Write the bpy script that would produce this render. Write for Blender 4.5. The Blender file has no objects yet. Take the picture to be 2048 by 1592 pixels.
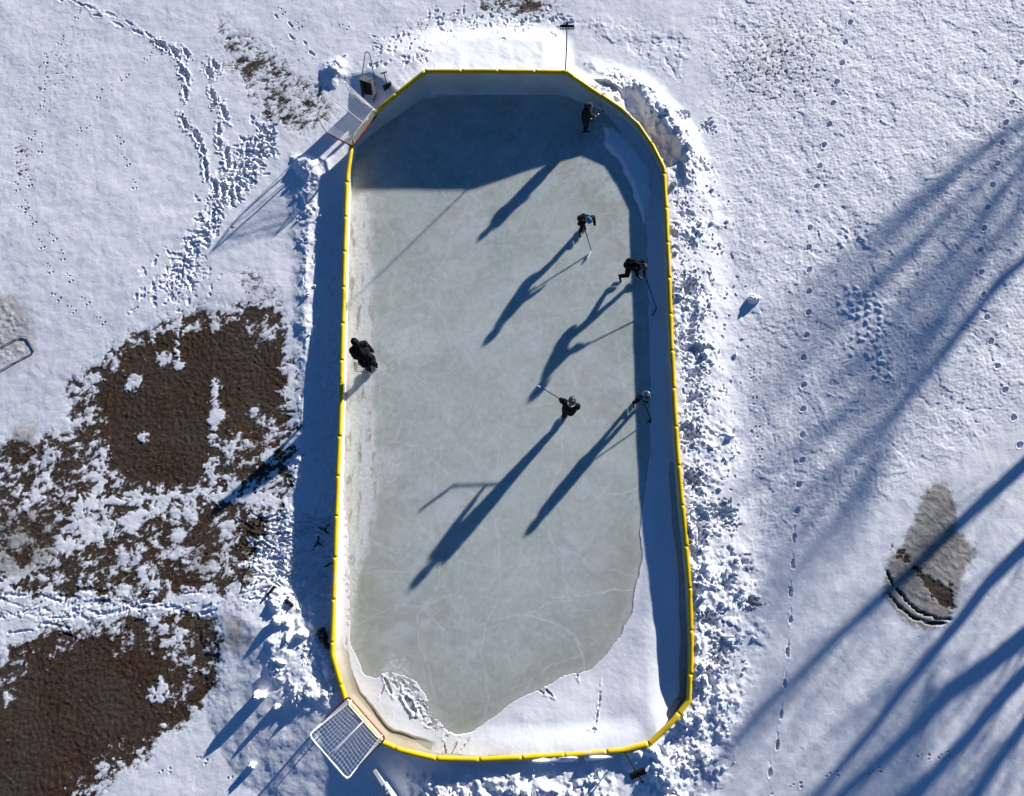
import bpy, bmesh, math, random, numpy as np
from mathutils import Vector, Matrix, noise as mnoise
random.seed(7)
RS = np.random.RandomState(11)
sc = bpy.context.scene
COL = sc.collection
PI = math.pi

# ------------------------------------------------------------------ camera model
CF, CT, CH = 1473.0, math.atan(.2), 23.5
cc, cs = math.cos(CT), math.sin(CT)
def W(px, py, z=0.0):
    """survey point: photograph pixel + height -> world position"""
    a = (px-1024)/CF; b = (796-py)/CF
    dx, dy, dz = a, b*cc+cs, b*cs-cc
    t = (z-CH)/dz
    return Vector((dx*t, dy*t, z))
def Wn(P):
    return np.array([W(x, y, 0)[:2] for x, y in P], dtype=np.float32)
cam = bpy.data.cameras.new('camera'); cam.lens = 36*CF/2048; cam.sensor_width = 36
cam.clip_start = .1; cam.clip_end = 5000
co = bpy.data.objects.new('camera', cam); COL.objects.link(co)
co.location = (0, 0, CH); co.rotation_euler = (CT, 0, 0); sc.camera = co

# ------------------------------------------------------------------ light
EL, AZ = math.radians(14.4), math.radians(48.3)          # sun stands at angle AZ from +x
TAN = math.tan(EL)
E2 = Vector((math.cos(AZ), math.sin(AZ), 0))
sd = Vector((math.cos(AZ)*math.cos(EL), math.sin(AZ)*math.cos(EL), math.sin(EL)))
sl = bpy.data.lights.new('sun', 'SUN'); sl.energy = 5.0; sl.angle = math.radians(.85); sl.color = (1, .955, .9)
so = bpy.data.objects.new('sun', sl); COL.objects.link(so)
so.rotation_euler = sd.to_track_quat('Z', 'Y').to_euler(); so.location = sd*60
w = bpy.data.worlds.new('World'); sc.world = w; w.use_nodes = True
nt = w.node_tree; nt.nodes.clear()
sky = nt.nodes.new('ShaderNodeTexSky'); sky.sky_type = 'NISHITA'; sky.sun_disc = False
sky.sun_elevation = EL; sky.sun_rotation = PI/2-AZ; sky.ozone_density = 8.5; sky.air_density = 1.0; sky.dust_density = .3; sky.altitude = 200
bg = nt.nodes.new('ShaderNodeBackground'); bg.inputs[1].default_value = .055
ou = nt.nodes.new('ShaderNodeOutputWorld')
nt.links.new(sky.outputs[0], bg.inputs[0]); nt.links.new(bg.outputs[0], ou.inputs[0])
sc.view_settings.view_transform = 'Standard'; sc.view_settings.look = 'None'
sc.view_settings.exposure = .66; sc.view_settings.gamma = 1
sc.render.film_transparent = False

# ------------------------------------------------------------------ materials
def mat(name, col, rough=.8, spec=.3, metal=0, var=.0, vscale=8, bump=0, bscale=60, col2=None):
    m = bpy.data.materials.new(name); m.use_nodes = True
    n = m.node_tree.nodes; l = m.node_tree.links; p = n['Principled BSDF']
    p.inputs['Roughness'].default_value = rough; p.inputs['Metallic'].default_value = metal
    p.inputs['Specular IOR Level'].default_value = spec
    tc = n.new('ShaderNodeTexCoord')
    nz = n.new('ShaderNodeTexNoise'); nz.inputs['Scale'].default_value = vscale; nz.inputs['Detail'].default_value = 6
    l.new(tc.outputs['Object'], nz.inputs['Vector'])
    rp = n.new('ShaderNodeValToRGB')
    c2 = col2 or tuple(min(1, c*(1+var)+var*.02) for c in col)
    rp.color_ramp.elements[0].position = .38; rp.color_ramp.elements[1].position = .66
    rp.color_ramp.elements[0].color = tuple(c*(1-var*.5) for c in col)+(1,)
    rp.color_ramp.elements[1].color = tuple(c2)+(1,)
    l.new(nz.outputs['Fac'], rp.inputs[0]); l.new(rp.outputs[0], p.inputs['Base Color'])
    if bump:
        bn = n.new('ShaderNodeTexNoise'); bn.inputs['Scale'].default_value = bscale; bn.inputs['Detail'].default_value = 5
        l.new(tc.outputs['Object'], bn.inputs['Vector'])
        b = n.new('ShaderNodeBump'); b.inputs['Strength'].default_value = bump; b.inputs['Distance'].default_value = .01
        l.new(bn.outputs['Fac'], b.inputs['Height']); l.new(b.outputs[0], p.inputs['Normal'])
    return m
M = dict(
    black=mat('black_cloth', (.004, .004, .005), .9, .08, var=.8, bump=.5),
    pants=mat('dark_trousers', (.006, .006, .007), .9, .08, var=.6, bump=.4),
    olive=mat('olive_cloth', (.018, .021, .013), .9, .1, var=.7, bump=.5),
    navy=mat('navy_cloth', (.007, .014, .045), .8, .2, var=.7, bump=.4),
    skin=mat('skin', (.5, .3, .22), .6, .3, var=.1),
    eye=mat('eye', (.05, .04, .03), .2, .5),
    beanie=mat('knit_grey', (.06, .06, .065), .95, .1, var=.6, bump=.8, bscale=120),
    helm_blue=mat('helmet_blue', (.012, .16, .36), .3, .5, var=.5),
    helm_black=mat('helmet_black', (.008, .008, .009), .3, .5, var=.3),
    helm_grey=mat('helmet_grey', (.05, .052, .056), .35, .5, var=.5, vscale=14),
    glove=mat('glove', (.006, .006, .007), .7, .15, var=.9),
    gstripe=mat('glove_stripe', (.7, .7, .7), .6, .3),
    white=mat('white_paint', (.78, .79, .8), .45, .4, var=.08, vscale=5),
    offwhite=mat('off_white_plastic', (.62, .62, .6), .5, .4, var=.15, vscale=4, bump=.2, bscale=20),
    red=mat('red_paint', (.22, .012, .01), .4, .5, var=.6, vscale=9),
    steel=mat('steel', (.5, .5, .52), .3, .5, metal=.9),
    shaft=mat('stick_shaft', (.015, .015, .017), .35, .4, var=.3),
    tape=mat('stick_tape', (.75, .76, .78), .8, .2, var=.15, vscale=30),
    purple=mat('stick_print', (.22, .1, .22), .4, .4, var=.8, vscale=40),
    rubber=mat('rubber', (.006, .006, .006), .7, .1, var=.4),
    net=mat('netting', (.74, .75, .76), .8, .2, var=.1),
    tub=mat('dark_tub', (.012, .012, .013), .5, .3, var=.5),
    tubrim=mat('grey_tub', (.12, .12, .125), .5, .4, var=.3),
    bark=mat('bark', (.09, .07, .055), .9, .1, var=.6, vscale=6, bump=.8, bscale=15),
    twig=mat('dark_twig', (.02, .016, .014), .9, .1, var=.6),
    board=mat('board_panel', (.5, .5, .5), .6, .3, var=.15, vscale=3),
    foot=mat('skate_boot', (.012, .012, .013), .45, .4, var=.4),
    tarpblk=mat('black_tarp', (.01, .01, .011), .5, .4, var=.5, bump=.6, bscale=12),
)
# liner: white tarpaulin with faint beige tint and dirt specks
M['liner'] = mat('white_liner', (.66, .63, .57), .55, .3, var=.12, vscale=1.3, bump=.35, bscale=5)
def stain():
    m = M['liner']; n = m.node_tree.nodes; l = m.node_tree.links; p = n['Principled BSDF']; src = p.inputs['Base Color'].links[0].from_socket
    g = n.new('ShaderNodeNewGeometry'); sx = n.new('ShaderNodeSeparateXYZ'); l.new(g.outputs['Position'], sx.inputs[0])
    mr = n.new('ShaderNodeMapRange'); mr.inputs[1].default_value = -1.5; mr.inputs[2].default_value = -4.0; l.new(sx.outputs['Y'], mr.inputs[0])
    mx = n.new('ShaderNodeMix'); mx.data_type = 'RGBA'; l.new(mr.outputs[0], mx.inputs[0]); l.new(src, mx.inputs[6]); mx.inputs[7].default_value = (.30, .26, .19, 1)
    l.new(mx.outputs[2], p.inputs['Base Color'])
stain()
# yellow bumper with patches of frost and grime
def yellow():
    m = mat('yellow_bumper', (.72, .50, .008), .5, .35, var=.10, vscale=2)
    n = m.node_tree.nodes; l = m.node_tree.links; p = n['Principled BSDF']
    src = p.inputs['Base Color'].links[0].from_socket
    tc = n.new('ShaderNodeTexCoord')
    nz = n.new('ShaderNodeTexNoise'); nz.inputs['Scale'].default_value = .9; nz.inputs['Detail'].default_value = 9; nz.inputs['Roughness'].default_value = .75
    l.new(tc.outputs['Object'], nz.inputs['Vector'])
    rp = n.new('ShaderNodeValToRGB'); rp.color_ramp.elements[0].position = .56; rp.color_ramp.elements[1].position = .74
    l.new(nz.outputs['Fac'], rp.inputs[0])
    mx = n.new('ShaderNodeMix'); mx.data_type = 'RGBA'
    l.new(rp.outputs[0], mx.inputs[0]); l.new(src, mx.inputs[6]); mx.inputs[7].default_value = (.62, .52, .36, 1)
    l.new(mx.outputs[2], p.inputs['Base Color'])
    return m
M['yellow'] = yellow()

# ------------------------------------------------------------------ numpy noise
_G = {}
def perlin(x, y, seed=0):
    if seed not in _G:
        a = np.random.RandomState(seed+100).rand(256, 256)*2*PI
        _G[seed] = (np.cos(a).astype(np.float32), np.sin(a).astype(np.float32))
    gx, gy = _G[seed]
    xi = np.floor(x).astype(np.int32); yi = np.floor(y).astype(np.int32)
    fx = (x-xi).astype(np.float32); fy = (y-yi).astype(np.float32)
    u = fx*fx*fx*(fx*(fx*6-15)+10); v = fy*fy*fy*(fy*(fy*6-15)+10)
    x0 = xi & 255; x1 = (xi+1) & 255; y0 = yi & 255; y1 = (yi+1) & 255
    n00 = gx[x0, y0]*fx+gy[x0, y0]*fy
    n10 = gx[x1, y0]*(fx-1)+gy[x1, y0]*fy
    n01 = gx[x0, y1]*fx+gy[x0, y1]*(fy-1)
    n11 = gx[x1, y1]*(fx-1)+gy[x1, y1]*(fy-1)
    a = n00+u*(n10-n00); b = n01+u*(n11-n01)
    return (a+v*(b-a))*1.5
def fbm(x, y, o=4, seed=0, g=.5):
    s = 0; a = 1; t = 0
    for i in range(o):
        s = s+a*perlin(x*2**i+i*17.3, y*2**i+i*9.1, seed+i); t += a; a *= g
    return s/t
def worley(x, y, seed=0):
    r = np.random.RandomState(seed+500); tx = r.rand(256, 256).astype(np.float32); ty = r.rand(256, 256).astype(np.float32); tr = r.rand(256, 256).astype(np.float32)
    xi = np.floor(x).astype(np.int32); yi = np.floor(y).astype(np.int32)
    d1 = np.full(x.shape, 9, np.float32); d2 = d1.copy(); rid = np.zeros(x.shape, np.float32)
    for i in (-1, 0, 1):
        for j in (-1, 0, 1):
            cx = (xi+i) & 255; cy = (yi+j) & 255
            dx = xi+i+tx[cx, cy]-x; dy = yi+j+ty[cx, cy]-y
            d = np.sqrt(dx*dx+dy*dy)
            m = d < d1
            d2 = np.where(m, d1, np.minimum(d2, d)); rid = np.where(m, tr[cx, cy], rid); d1 = np.where(m, d, d1)
    return d1, d2, rid
def sst(a, b, x):
    t = np.clip((x-a)/(b-a), 0, 1); return t*t*(3-2*t)
def sdf(X, Y, P):
    """signed distance in metres to a closed polygon, positive inside"""
    P = np.asarray(P, np.float32); n = len(P); d = np.full(X.shape, 1e9, np.float32); ins = np.zeros(X.shape, bool)
    for i in range(n):
        ax, ay = P[i]; bx, by = P[(i+1) % n]; ex, ey = bx-ax, by-ay
        wx = X-ax; wy = Y-ay
        t = np.clip((wx*ex+wy*ey)/(ex*ex+ey*ey+1e-12), 0, 1)
        d = np.minimum(d, (wx-ex*t)**2+(wy-ey*t)**2)
        c = ((ay > Y) != (by > Y)) & (X < (bx-ax)*(Y-ay)/((by-ay) if by != ay else 1e-9)+ax)
        ins ^= c
    d = np.sqrt(d); return np.where(ins, d, -d)
def dist_line(X, Y, P):
    P = np.asarray(P, np.float32); d = np.full(X.shape, 1e9, np.float32)
    for i in range(len(P)-1):
        ax, ay = P[i]; bx, by = P[i+1]; ex, ey = bx-ax, by-ay
        wx = X-ax; wy = Y-ay
        t = np.clip((wx*ex+wy*ey)/(ex*ex+ey*ey+1e-12), 0, 1)
        d = np.minimum(d, (wx-ex*t)**2+(wy-ey*t)**2)
    return np.sqrt(d)

# ------------------------------------------------------------------ rim of the rink (pixel, pixel, height)
RIM = [(850, 143, 1.2), (990, 143, 1.2), (1133, 145, 1.2), (1190, 183, .78), (1240, 217, .45), (1277, 250, .38), (1305, 292, .38), (1328, 338, .38),
       (1335, 480, .38), (1340, 600, .38), (1346, 750, .38), (1354, 900, .38), (1363, 1000, .38), (1373, 1100, .38), (1380, 1180, .38), (1383, 1290, .40), (1379, 1400, .42),
       (1345, 1442, .45), (1300, 1487, .45), (1250, 1500, .42), (1160, 1508, .40), (1050, 1515, .40), (950, 1519, .42), (870, 1517, .45), (800, 1500, .5), (764, 1484, .5),
       (727, 1441, .5), (690, 1400, .5), (664, 1307, .48), (668, 1200, .46), (673, 1040, .45), (680, 860, .42), (685, 700, .40), (688, 560, .38), (690, 470, .38),
       (695, 350, .42), (705, 278, .48), (737, 240, .7), (770, 208, .9)]
RIMW = [W(*p) for p in RIM]
RIM2 = np.array([(p.x, p.y) for p in RIMW], np.float32)
NR = len(RIMW)

# ------------------------------------------------------------------ object helpers
def link(name, me, m=None, parent=None):
    o = bpy.data.objects.new(name, me); COL.objects.link(o)
    if m: me.materials.append(m)
    if parent is not None: o.parent = parent
    return o
def empty(name, loc, label, cat, group=None, rot=0):
    o = bpy.data.objects.new(name, None); COL.objects.link(o); o.location = loc; o.rotation_euler = (0, 0, rot)
    o.empty_display_size = .2
    o['label'] = label; o['category'] = cat
    if group: o['group'] = group
    return o
def tag(o, label=None, cat=None, group=None, kind=None):
    if label: o['label'] = label
    if cat: o['category'] = cat
    if group: o['group'] = group
    if kind: o['kind'] = kind
    return o
def smooth(me):
    me.polygons.foreach_set('use_smooth', [True]*len(me.polygons))
def ring_tube(bm, pts, rads, seg=8, cap=True, closed=False):
    pts = [Vector(p) for p in pts]; n = len(pts); rings = []
    if not hasattr(rads, '__len__'): rads = [rads]*n
    up = Vector((0, 0, 1)); prev = None
    for i in range(n):
        if closed: t = pts[(i+1) % n]-pts[i-1]
        else: t = pts[min(i+1, n-1)]-pts[max(i-1, 0)]
        t.normalize()
        if prev is None:
            a = t.cross(up)
            if a.length < .05: a = t.cross(Vector((1, 0, 0)))
        else: a = prev-t*prev.dot(t)
        a.normalize(); b = t.cross(a); prev = a
        rings.append([bm.verts.new(pts[i]+(a*math.cos(2*PI*k/seg)+b*math.sin(2*PI*k/seg))*rads[i]) for k in range(seg)])
    for i in range(n if closed else n-1):
        r0 = rings[i]; r1 = rings[(i+1) % n]
        for k in range(seg):
            bm.faces.new((r0[k], r0[(k+1) % seg], r1[(k+1) % seg], r1[k]))
    if cap and not closed:
        bm.faces.new(rings[0][::-1]); bm.faces.new(rings[-1])
def box(bm, c, s, rot=None):
    r = bmesh.ops.create_cube(bm, size=1)
    mtx = Matrix.Translation(c) @ (rot.to_4x4() if rot else Matrix.Identity(4)) @ Matrix.Diagonal((s[0], s[1], s[2], 1))
    bmesh.ops.transform(bm, matrix=mtx, verts=r['verts']); return r['verts']
def done(bm, name, m, parent=None, sm=False, bev=0, flip=True):
    if bev:
        bmesh.ops.bevel(bm, geom=list(bm.edges), offset=bev, segments=2, affect='EDGES')
    bmesh.ops.recalc_face_normals(bm, faces=bm.faces)
    me = bpy.data.meshes.new(name); bm.to_mesh(me); bm.free()
    if sm: smooth(me)
    return link(name, me, m, parent)

# ------------------------------------------------------------------ GROUND
DS = .028
X0, X1, Y0, Y1 = -19.6, 19.6, -8.2, 20.6
def outer(a, sgn):
    r = []; s = .06; v = a
    while abs(v) < 1600:
        v += sgn*s; s *= 1.3; r.append(v)
    return r
fx = np.arange(X0, X1, DS); fy = np.arange(Y0, Y1, DS)
gx = np.concatenate([np.array(outer(X0, -1)[::-1]), fx, np.array(outer(fx[-1], 1))]).astype(np.float32)
gy = np.concatenate([np.array(outer(Y0, -1)[::-1]), fy, np.array(outer(fy[-1], 1))]).astype(np.float32)
OX = len(outer(X0, -1)); OY = len(outer(Y0, -1))
GX, GY = np.meshgrid(gx, gy, indexing='ij')
# coarse grid for polygon distances, bilinearly lifted to the fine one
CS = 4
cgx = gx[::CS]; cgy = gy[::CS]
if cgx[-1] != gx[-1]: cgx = np.append(cgx, gx[-1])
if cgy[-1] != gy[-1]: cgy = np.append(cgy, gy[-1])
CGX, CGY = np.meshgrid(cgx, cgy, indexing='ij')
ix = np.clip(np.searchsorted(cgx, gx, side='right')-1, 0, len(cgx)-2); tx_ = ((gx-cgx[ix])/(cgx[ix+1]-cgx[ix])).astype(np.float32)
iy = np.clip(np.searchsorted(cgy, gy, side='right')-1, 0, len(cgy)-2); ty_ = ((gy-cgy[iy])/(cgy[iy+1]-cgy[iy])).astype(np.float32)
def up(C):
    A = C[ix]*(1-tx_)[:, None]+C[ix+1]*tx_[:, None]
    return (A[:, iy]*(1-ty_)+A[:, iy+1]*ty_).astype(np.float32)
def S(Ppx): return up(sdf(CGX, CGY, Wn(Ppx)))
def L(Ppx): return up(dist_line(CGX, CGY, Wn(Ppx)))
def bumpat(px, py, r):
    c = W(px, py); return np.exp(-((GX-c.x)**2+(GY-c.y)**2)/(r*r))

rin = up(sdf(CGX, CGY, RIM2)); dout = -rin
inside = rin > 0
far = sst(60, 200, np.sqrt(GX**2+GY**2))
wx = fbm(GX*.9, GY*.9, 3, 40)*.6; wy = fbm(GX*.9, GY*.9, 3, 50)*.6
wfx = fbm(GX*5, GY*5, 2, 60)*.08
H = .05*fbm(GX*.16, GY*.16, 3, 1)+.024*fbm(GX*.8, GY*.8, 4, 5)
SU = GX*.83+GY*.55; SV = (-GX*.55+GY*.83)*1.7
H += .6*fbm(GX*.02, GY*.02, 3, 9)*sst(25, 120, np.sqrt(GX**2+GY**2))
# side weights of the yard
AX = GX; AY = GY
right = sst(5.5, 7.5, AX)
leftlow = sst(-1, -4, AX-0)*sst(9, 3, AY)
H -= .10*leftlow
# left lawn: smooth drifted snow with faint dune ripples
H += .008*fbm(GX*3.2+wx*2, GY*3.2, 4, 14)*(1-right)+.012*fbm(SV*.9, SU*.35, 3, 17)*(1-right)
# wind crust: ragged terraces
def crust(sc_, lev, amp, seed, aniso=1.0):
    f = fbm(GX*sc_+wx, GY*sc_*aniso+wy, 5, seed, .55)*lev
    fr = f-np.floor(f)
    return amp*(np.floor(f)+sst(.42, .58, fr))
roughR = S([(1400, -80), (2300, -80), (2300, 700), (1800, 1000), (1500, 1150), (1450, 900), (1440, 500), (1400, 250)])
rR = sst(-.6, 1.2, roughR)
H += rR*(.018*fbm(SU*3.6, SV*3.6, 5, 21, .65)+.013*fbm(SU*10, SV*10, 3, 24, .65))
H += right*(.010*fbm(GX*1.7, GY*1.7, 3, 26))+.0028*fbm(GX*15, GY*15, 3, 28)
H += crust(.55, 3.0, .011, 31)*(.2+.8*rR)
H += crust(1.3, 2.4, .005, 35)*rR*.8
midR = sst(0, 1.0, S([(1660, 400), (1760, 430), (1770, 540), (1800, 620), (1830, 760), (1800, 830), (1720, 800), (1670, 690), (1640, 600), (1650, 500)]))
d1, d2, rid = worley(GX*5.2+wfx*6, GY*5.2, 3)
H += midR*sst(-.02, .1, fbm(GX*.7, GY*.7, 3, 77))*.060*np.clip(1-d1*1.5, 0, 1)*(.2+1.1*rid)
topM = sst(0, .8, S([(760, 30), (1000, 20), (1250, 20), (1420, 60), (1380, 190), (1240, 130), (1130, 60), (900, 70), (780, 110)]))
H += topM*(crust(1.0, 3.0, .02, 45)*.8+.012*fbm(GX*6, GY*6, 3, 47))

# ---- soil (bare thawed ground) ---------------------------------------------
nA = fbm(GX*1.1, GY*1.1, 6, 61, .68); nB = fbm(GX*4.5+wx*3, GY*4.5, 4, 66, .7)
nStr = fbm((GX*.9+GY*.5)*1.2, (GY*.9-GX*.5)*4.5, 5, 71, .65)
cores = [[(180, 765), (330, 665), (385, 655), (470, 650), (560, 700), (548, 800), (450, 880), (430, 940), (380, 985), (250, 975), (200, 925), (205, 840)],
         [(65, 1310), (190, 1280), (310, 1300), (375, 1350), (350, 1430), (290, 1480), (200, 1525), (150, 1590), (60, 1720), (-90, 1750), (-90, 1430), (30, 1390)]]
mott = [[(140, 770), (250, 680), (370, 632), (450, 622), (540, 610), (575, 660), (590, 900), (565, 1010), (520, 1090), (480, 1190), (330, 1225), (180, 1190), (-80, 1190), (-80, 890), (60, 890), (150, 860)],
        [(20, 1300), (180, 1225), (330, 1230), (430, 1240), (440, 1300), (410, 1400), (350, 1450), (280, 1510), (180, 1580), (150, 1750), (-100, 1750), (-100, 1350)],
        [(440, 55), (500, 80), (560, 130), (640, 180), (665, 235), (600, 255), (540, 235), (490, 170), (450, 110)],
        [(920, -60), (1130, -60), (1110, 15), (1050, 32), (960, 20)],
        [(480, 545), (530, 560), (560, 590), (590, 680), (560, 700), (510, 620)]]
mw = [(.30, 1.0), (.32, 1.0), (.18, .75), (.25, .8), (.05, .6)]
soil = np.zeros_like(GX)
nC = fbm(GX*2.3+wx, GY*2.3+wy, 5, 64, .7)
for P in cores:
    s = S(P); soil = np.maximum(soil, sst(-.12, .42, np.clip(s, -2, .6)*.6+nA*.45+nC*.42+nB*.30+.24))
for P, (b, k) in zip(mott, mw):
    s = S(P); v = np.clip(s*.5, -1.2, b*.22)+nA*.50+nC*.40+nB*.42+nStr*.3
    soil = np.maximum(soil, sst(-.25, .42, v+.075)*k*sst(-.9, .1, s))
# wisps of snow crossing
pathS = L([(-50, 1225), (120, 1215), (300, 1225), (420, 1200), (560, 1215)])
soil *= 1-.9*sst(.55, .0, pathS+nA*.6+nC*.4)
for P, wd in [([(560, 1015), (420, 950), (425, 860), (430, 760)], .18), ([(560, 1010), (400, 985), (250, 1000), (150, 1010)], .3), ([(330, 1010), (130, 1090), (-40, 1200)], .35), ([(205, 900), (190, 990), (130, 1060)], .25), ([(360, 640), (350, 720)], .12), ([(575, 620), (600, 1100)], .3)]:
    soil *= 1-sst(wd+.16, wd*.3, L(P)+nB*.45+nC*.35+.12)*.95
for px, py, r in [(190, 755, .25), (262, 765, .35), (325, 718, .35), (355, 730, .2), (281, 873, .3), (432, 832, .35), (316, 1388, .45), (505, 822, .2), (430, 655, .2), (265, 1045, .25), (170, 1050, .3), (240, 1110, .3), (355, 1070, .25), (60, 1030, .2), (30, 1080, .3), (245, 1180, .25), (470, 1175, .2)]:
    g = bumpat(px, py, r*1.2); soil *= 1-sst(.40, .85, g*.85+nC*.6+nB*.6)
specks = sst(.36, .62, fbm(GX*7, GY*7, 4, 81, .7)+.30*bumpat(1510, 150, 2.2)+.22*bumpat(1600, 60, 2)+.16*bumpat(1740, 230, 3)+.2*bumpat(2030, 70, 1.6)+.24*bumpat(120, 120, 1.4)+.15*bumpat(70, 230, 1.5)+.30*bumpat(540, 150, 1.6)+.38*bumpat(40, 305, .35)+.38*bumpat(40, 345, .4)+.28*bumpat(505, 580, .5)+.12*bumpat(1020, 20, 2))
soil = np.maximum(soil, specks*.7*(dout > .5))
soil *= (dout > .9)
# frozen grey puddle (right) and grey slush (left)
gd = np.zeros_like(GX)
pud = S([(1846, 985), (1870, 962), (1895, 968), (1912, 1000), (1915, 1060), (1958, 1105), (1930, 1140), (1918, 1200), (1890, 1248), (1850, 1262), (1800, 1235), (1765, 1190), (1775, 1120), (1800, 1090), (1828, 1045)])
gd = np.maximum(gd, sst(-.1, .12, pud+nB*.25))
band = S([(1785, 1095), (1808, 1100), (1860, 1150), (1905, 1170), (1916, 1190), (1905, 1228), (1860, 1195), (1820, 1130), (1790, 1118)])
soilp = sst(0, .1, band+nB*.35+nA*.1)*.85
soil = np.maximum(soil, soilp)
crk1 = L([(1772, 1142), (1785, 1168), (1812, 1200), (1835, 1222), (1870, 1236), (1900, 1238)]); crk2 = L([(1775, 1185), (1800, 1215), (1830, 1238), (1862, 1247), (1890, 1246)])
crk = sst(.075, .02, np.minimum(crk1, crk2)+nB*.05)
H -= .05*crk; soil = np.maximum(soil, crk*.95)
rip = np.clip(np.sin((GX*.62+GY*1.0)*19+nA*11+nB*2.5), -.2, 1)*(.5+nC)
H += gd*.011*np.where(pud > 0, rip, 0)*sst(9.0, 9.1, GY*0+9.2)
for P in [[(20, 850), (70, 850), (70, 900), (50, 920), (20, 900)], [(440, 1230), (500, 1220), (500, 1290), (470, 1320), (440, 1300)], [(-60, 1020), (100, 1010), (120, 1120), (-60, 1180)], [(380, 1080), (440, 1090), (420, 1150), (370, 1160)], [(-40, 580), (30, 585), (65, 640), (70, 700), (-40, 720)]]:
    s = S(P); gd = np.maximum(gd, sst(-.15, .3, s+nA*.5)*(.8 if P[0][0] != -40 else .45))
H -= soil*.020*(1-.3*specks)
H += soil*(.020*fbm(GX*8+wx*3, GY*8+wy*3, 2, 91, .6))
edgeR = S([(-40, 585), (30, 585), (65, 640), (70, 720), (-40, 760)])
H += sst(0, .6, edgeR)*(.02*np.clip(1-d1*1.4, 0, 1)*rid+.02*fbm(GX*5, GY*5, 4, 97, .65))

# ---- banks thrown up along the boards ---------------------------------------
def lumps(sc_, seed, sharp=1.5):
    a, b, r = worley(GX*sc_+fbm(GX*sc_*1.5, GY*sc_*1.5, 2, seed+7)*.8, GY*sc_+fbm(GX*sc_*1.5, GY*sc_*1.5, 2, seed+9)*.8, seed)
    return np.clip(1-a*sharp, 0, 1)*r, r
L1, R1 = lumps(1.5, 201, 1.1); L2, R2 = lumps(3.2, 202, 1.2); L3, R3 = lumps(7.5, 203, 1.3)
nb = fbm(GX*1.3, GY*1.3, 4, 210)
wr = fbm(GX*.45, GY*.45, 3, 214)
def bank(Ppx, top, amp, edge=.5, thr=0.0, sl=.9):
    s = S(Ppx)+nb*.22
    m = sst(-.1, edge, s)
    return m*top, m*amp
Hb = np.zeros_like(H); Am = np.zeros_like(H)
def add(b):
    global Hb, Am
    Hb = np.maximum(Hb, b[0]); Am = np.maximum(Am, b[1])
# right bank
right_bank = [(1180, 130), (1260, 145), (1330, 215), (1400, 290), (1440, 380), (1455, 480), (1465, 620), (1475, 760), (1485, 860), (1500, 980), (1520, 1100), (1530, 1200), (1500, 1330), (1490, 1420), (1450, 1500), (1400, 1640), (1290, 1640), (1250, 1480), (1310, 1380), (1320, 1290), (1310, 1150), (1290, 850), (1275, 480), (1260, 335), (1180, 240)]
rb = S(right_bank)+nb*.28
mrb = sst(-.5, .9, rb+.35*fbm(GX*.5, GY*.5, 3, 219))
lowr = sst(1.0, -2.0, GY)
slope = np.clip(1-dout/2.5, 0, 1)
Hb = np.maximum(Hb, mrb*(.04+.31*slope)); Am = np.maximum(Am, mrb*(.055+.10*sst(.0, .5, fbm(GX*.8, GY*.8, 3, 218)+.2)+.17*lowr))
add(bank([(1200, 130), (1300, 160), (1400, 260), (1430, 380), (1380, 420), (1345, 350), (1290, 250), (1230, 190)], .36, .14, 1.4))
td = S([(690, 150), (760, 85), (850, 55), (1000, 40), (1110, 55), (1136, 90), (1150, 260), (850, 260), (780, 260)])
drift = sst(-.3, 1.0, td+nb*.1)
# left banks
add(bank([(575, 300), (672, 310), (665, 420), (640, 560), (642, 640), (630, 760), (626, 900), (600, 990), (568, 990), (580, 850), (590, 720), (585, 600), (580, 480), (570, 360)], .10, .15, .8))
add(bank([(580, 310), (640, 310), (650, 350), (620, 380), (590, 360)], .20, .15, .4))
add(bank([(640, 120), (690, 110), (705, 135), (700, 160), (670, 180), (645, 170)], .10, .24, .5))
bl_ = S([(390, 1200), (500, 1110), (700, 1150), (840, 1250), (940, 1400), (920, 1540), (780, 1660), (540, 1640), (420, 1480)])+nb*.25
Hb = np.maximum(Hb, np.clip(bl_/3.3, 0, 1)*.50); Am = np.maximum(Am, sst(.1, .8, S([(510, 1190), (570, 1150), (700, 1180), (720, 1400), (650, 1440), (590, 1430), (535, 1400), (515, 1350), (530, 1290)])+nb*.3)*.27)
add(bank([(560, 1000), (600, 980), (610, 1100), (620, 1180), (540, 1180)], .02, .12, .4))
# bottom bank
add(bank([(810, 1548), (870, 1534), (1000, 1530), (1100, 1526), (1250, 1520), (1330, 1505), (1400, 1470), (1420, 1560), (1400, 1700), (780, 1700), (800, 1590)], .04, .30, .5))
bright = S([(1215, 1535), (1290, 1520), (1320, 1560), (1300, 1640), (1210, 1640)])
Am *= 1-.8*sst(0, .4, bright)
Am *= (.30+.55*sst(-.3, .5, wr)+.55*sst(-.1, .4, fbm(GX*.75, GY*.75, 3, 233)))
out = sst(.05, .35, dout)
nearR = sst(1.8, .1, dout)
Hb *= sst(-.02, .06, dout); Am *= sst(.02, .15, dout)
pit = sst(.28, .62, fbm(GX*1.1, GY*1.1, 3, 222, .6)+.12*L1)
H += Hb+Am*(L1*.95+L2*.42+L3*.10-.05)+Am*.35*fbm(GX*3, GY*3, 5, 230, .65)-pit*Am*.55
H += Am*.04*fbm(GX*16, GY*16, 2, 240)
# snow packed against the outside of the right boards and the ends
pk = sst(1.2, .0, dout)*(dout > 0)
rgt = sst(5.2, 5.6, AX)*sst(16, 14.5, AY)
H += pk*rgt*.02
H += drift*(.74*np.clip(1-dout/3.4, 0, 1)+.012*fbm(SV*.8, SU*2.5, 3, 248))*(1-.05*nb)*(dout > 0)
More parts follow.
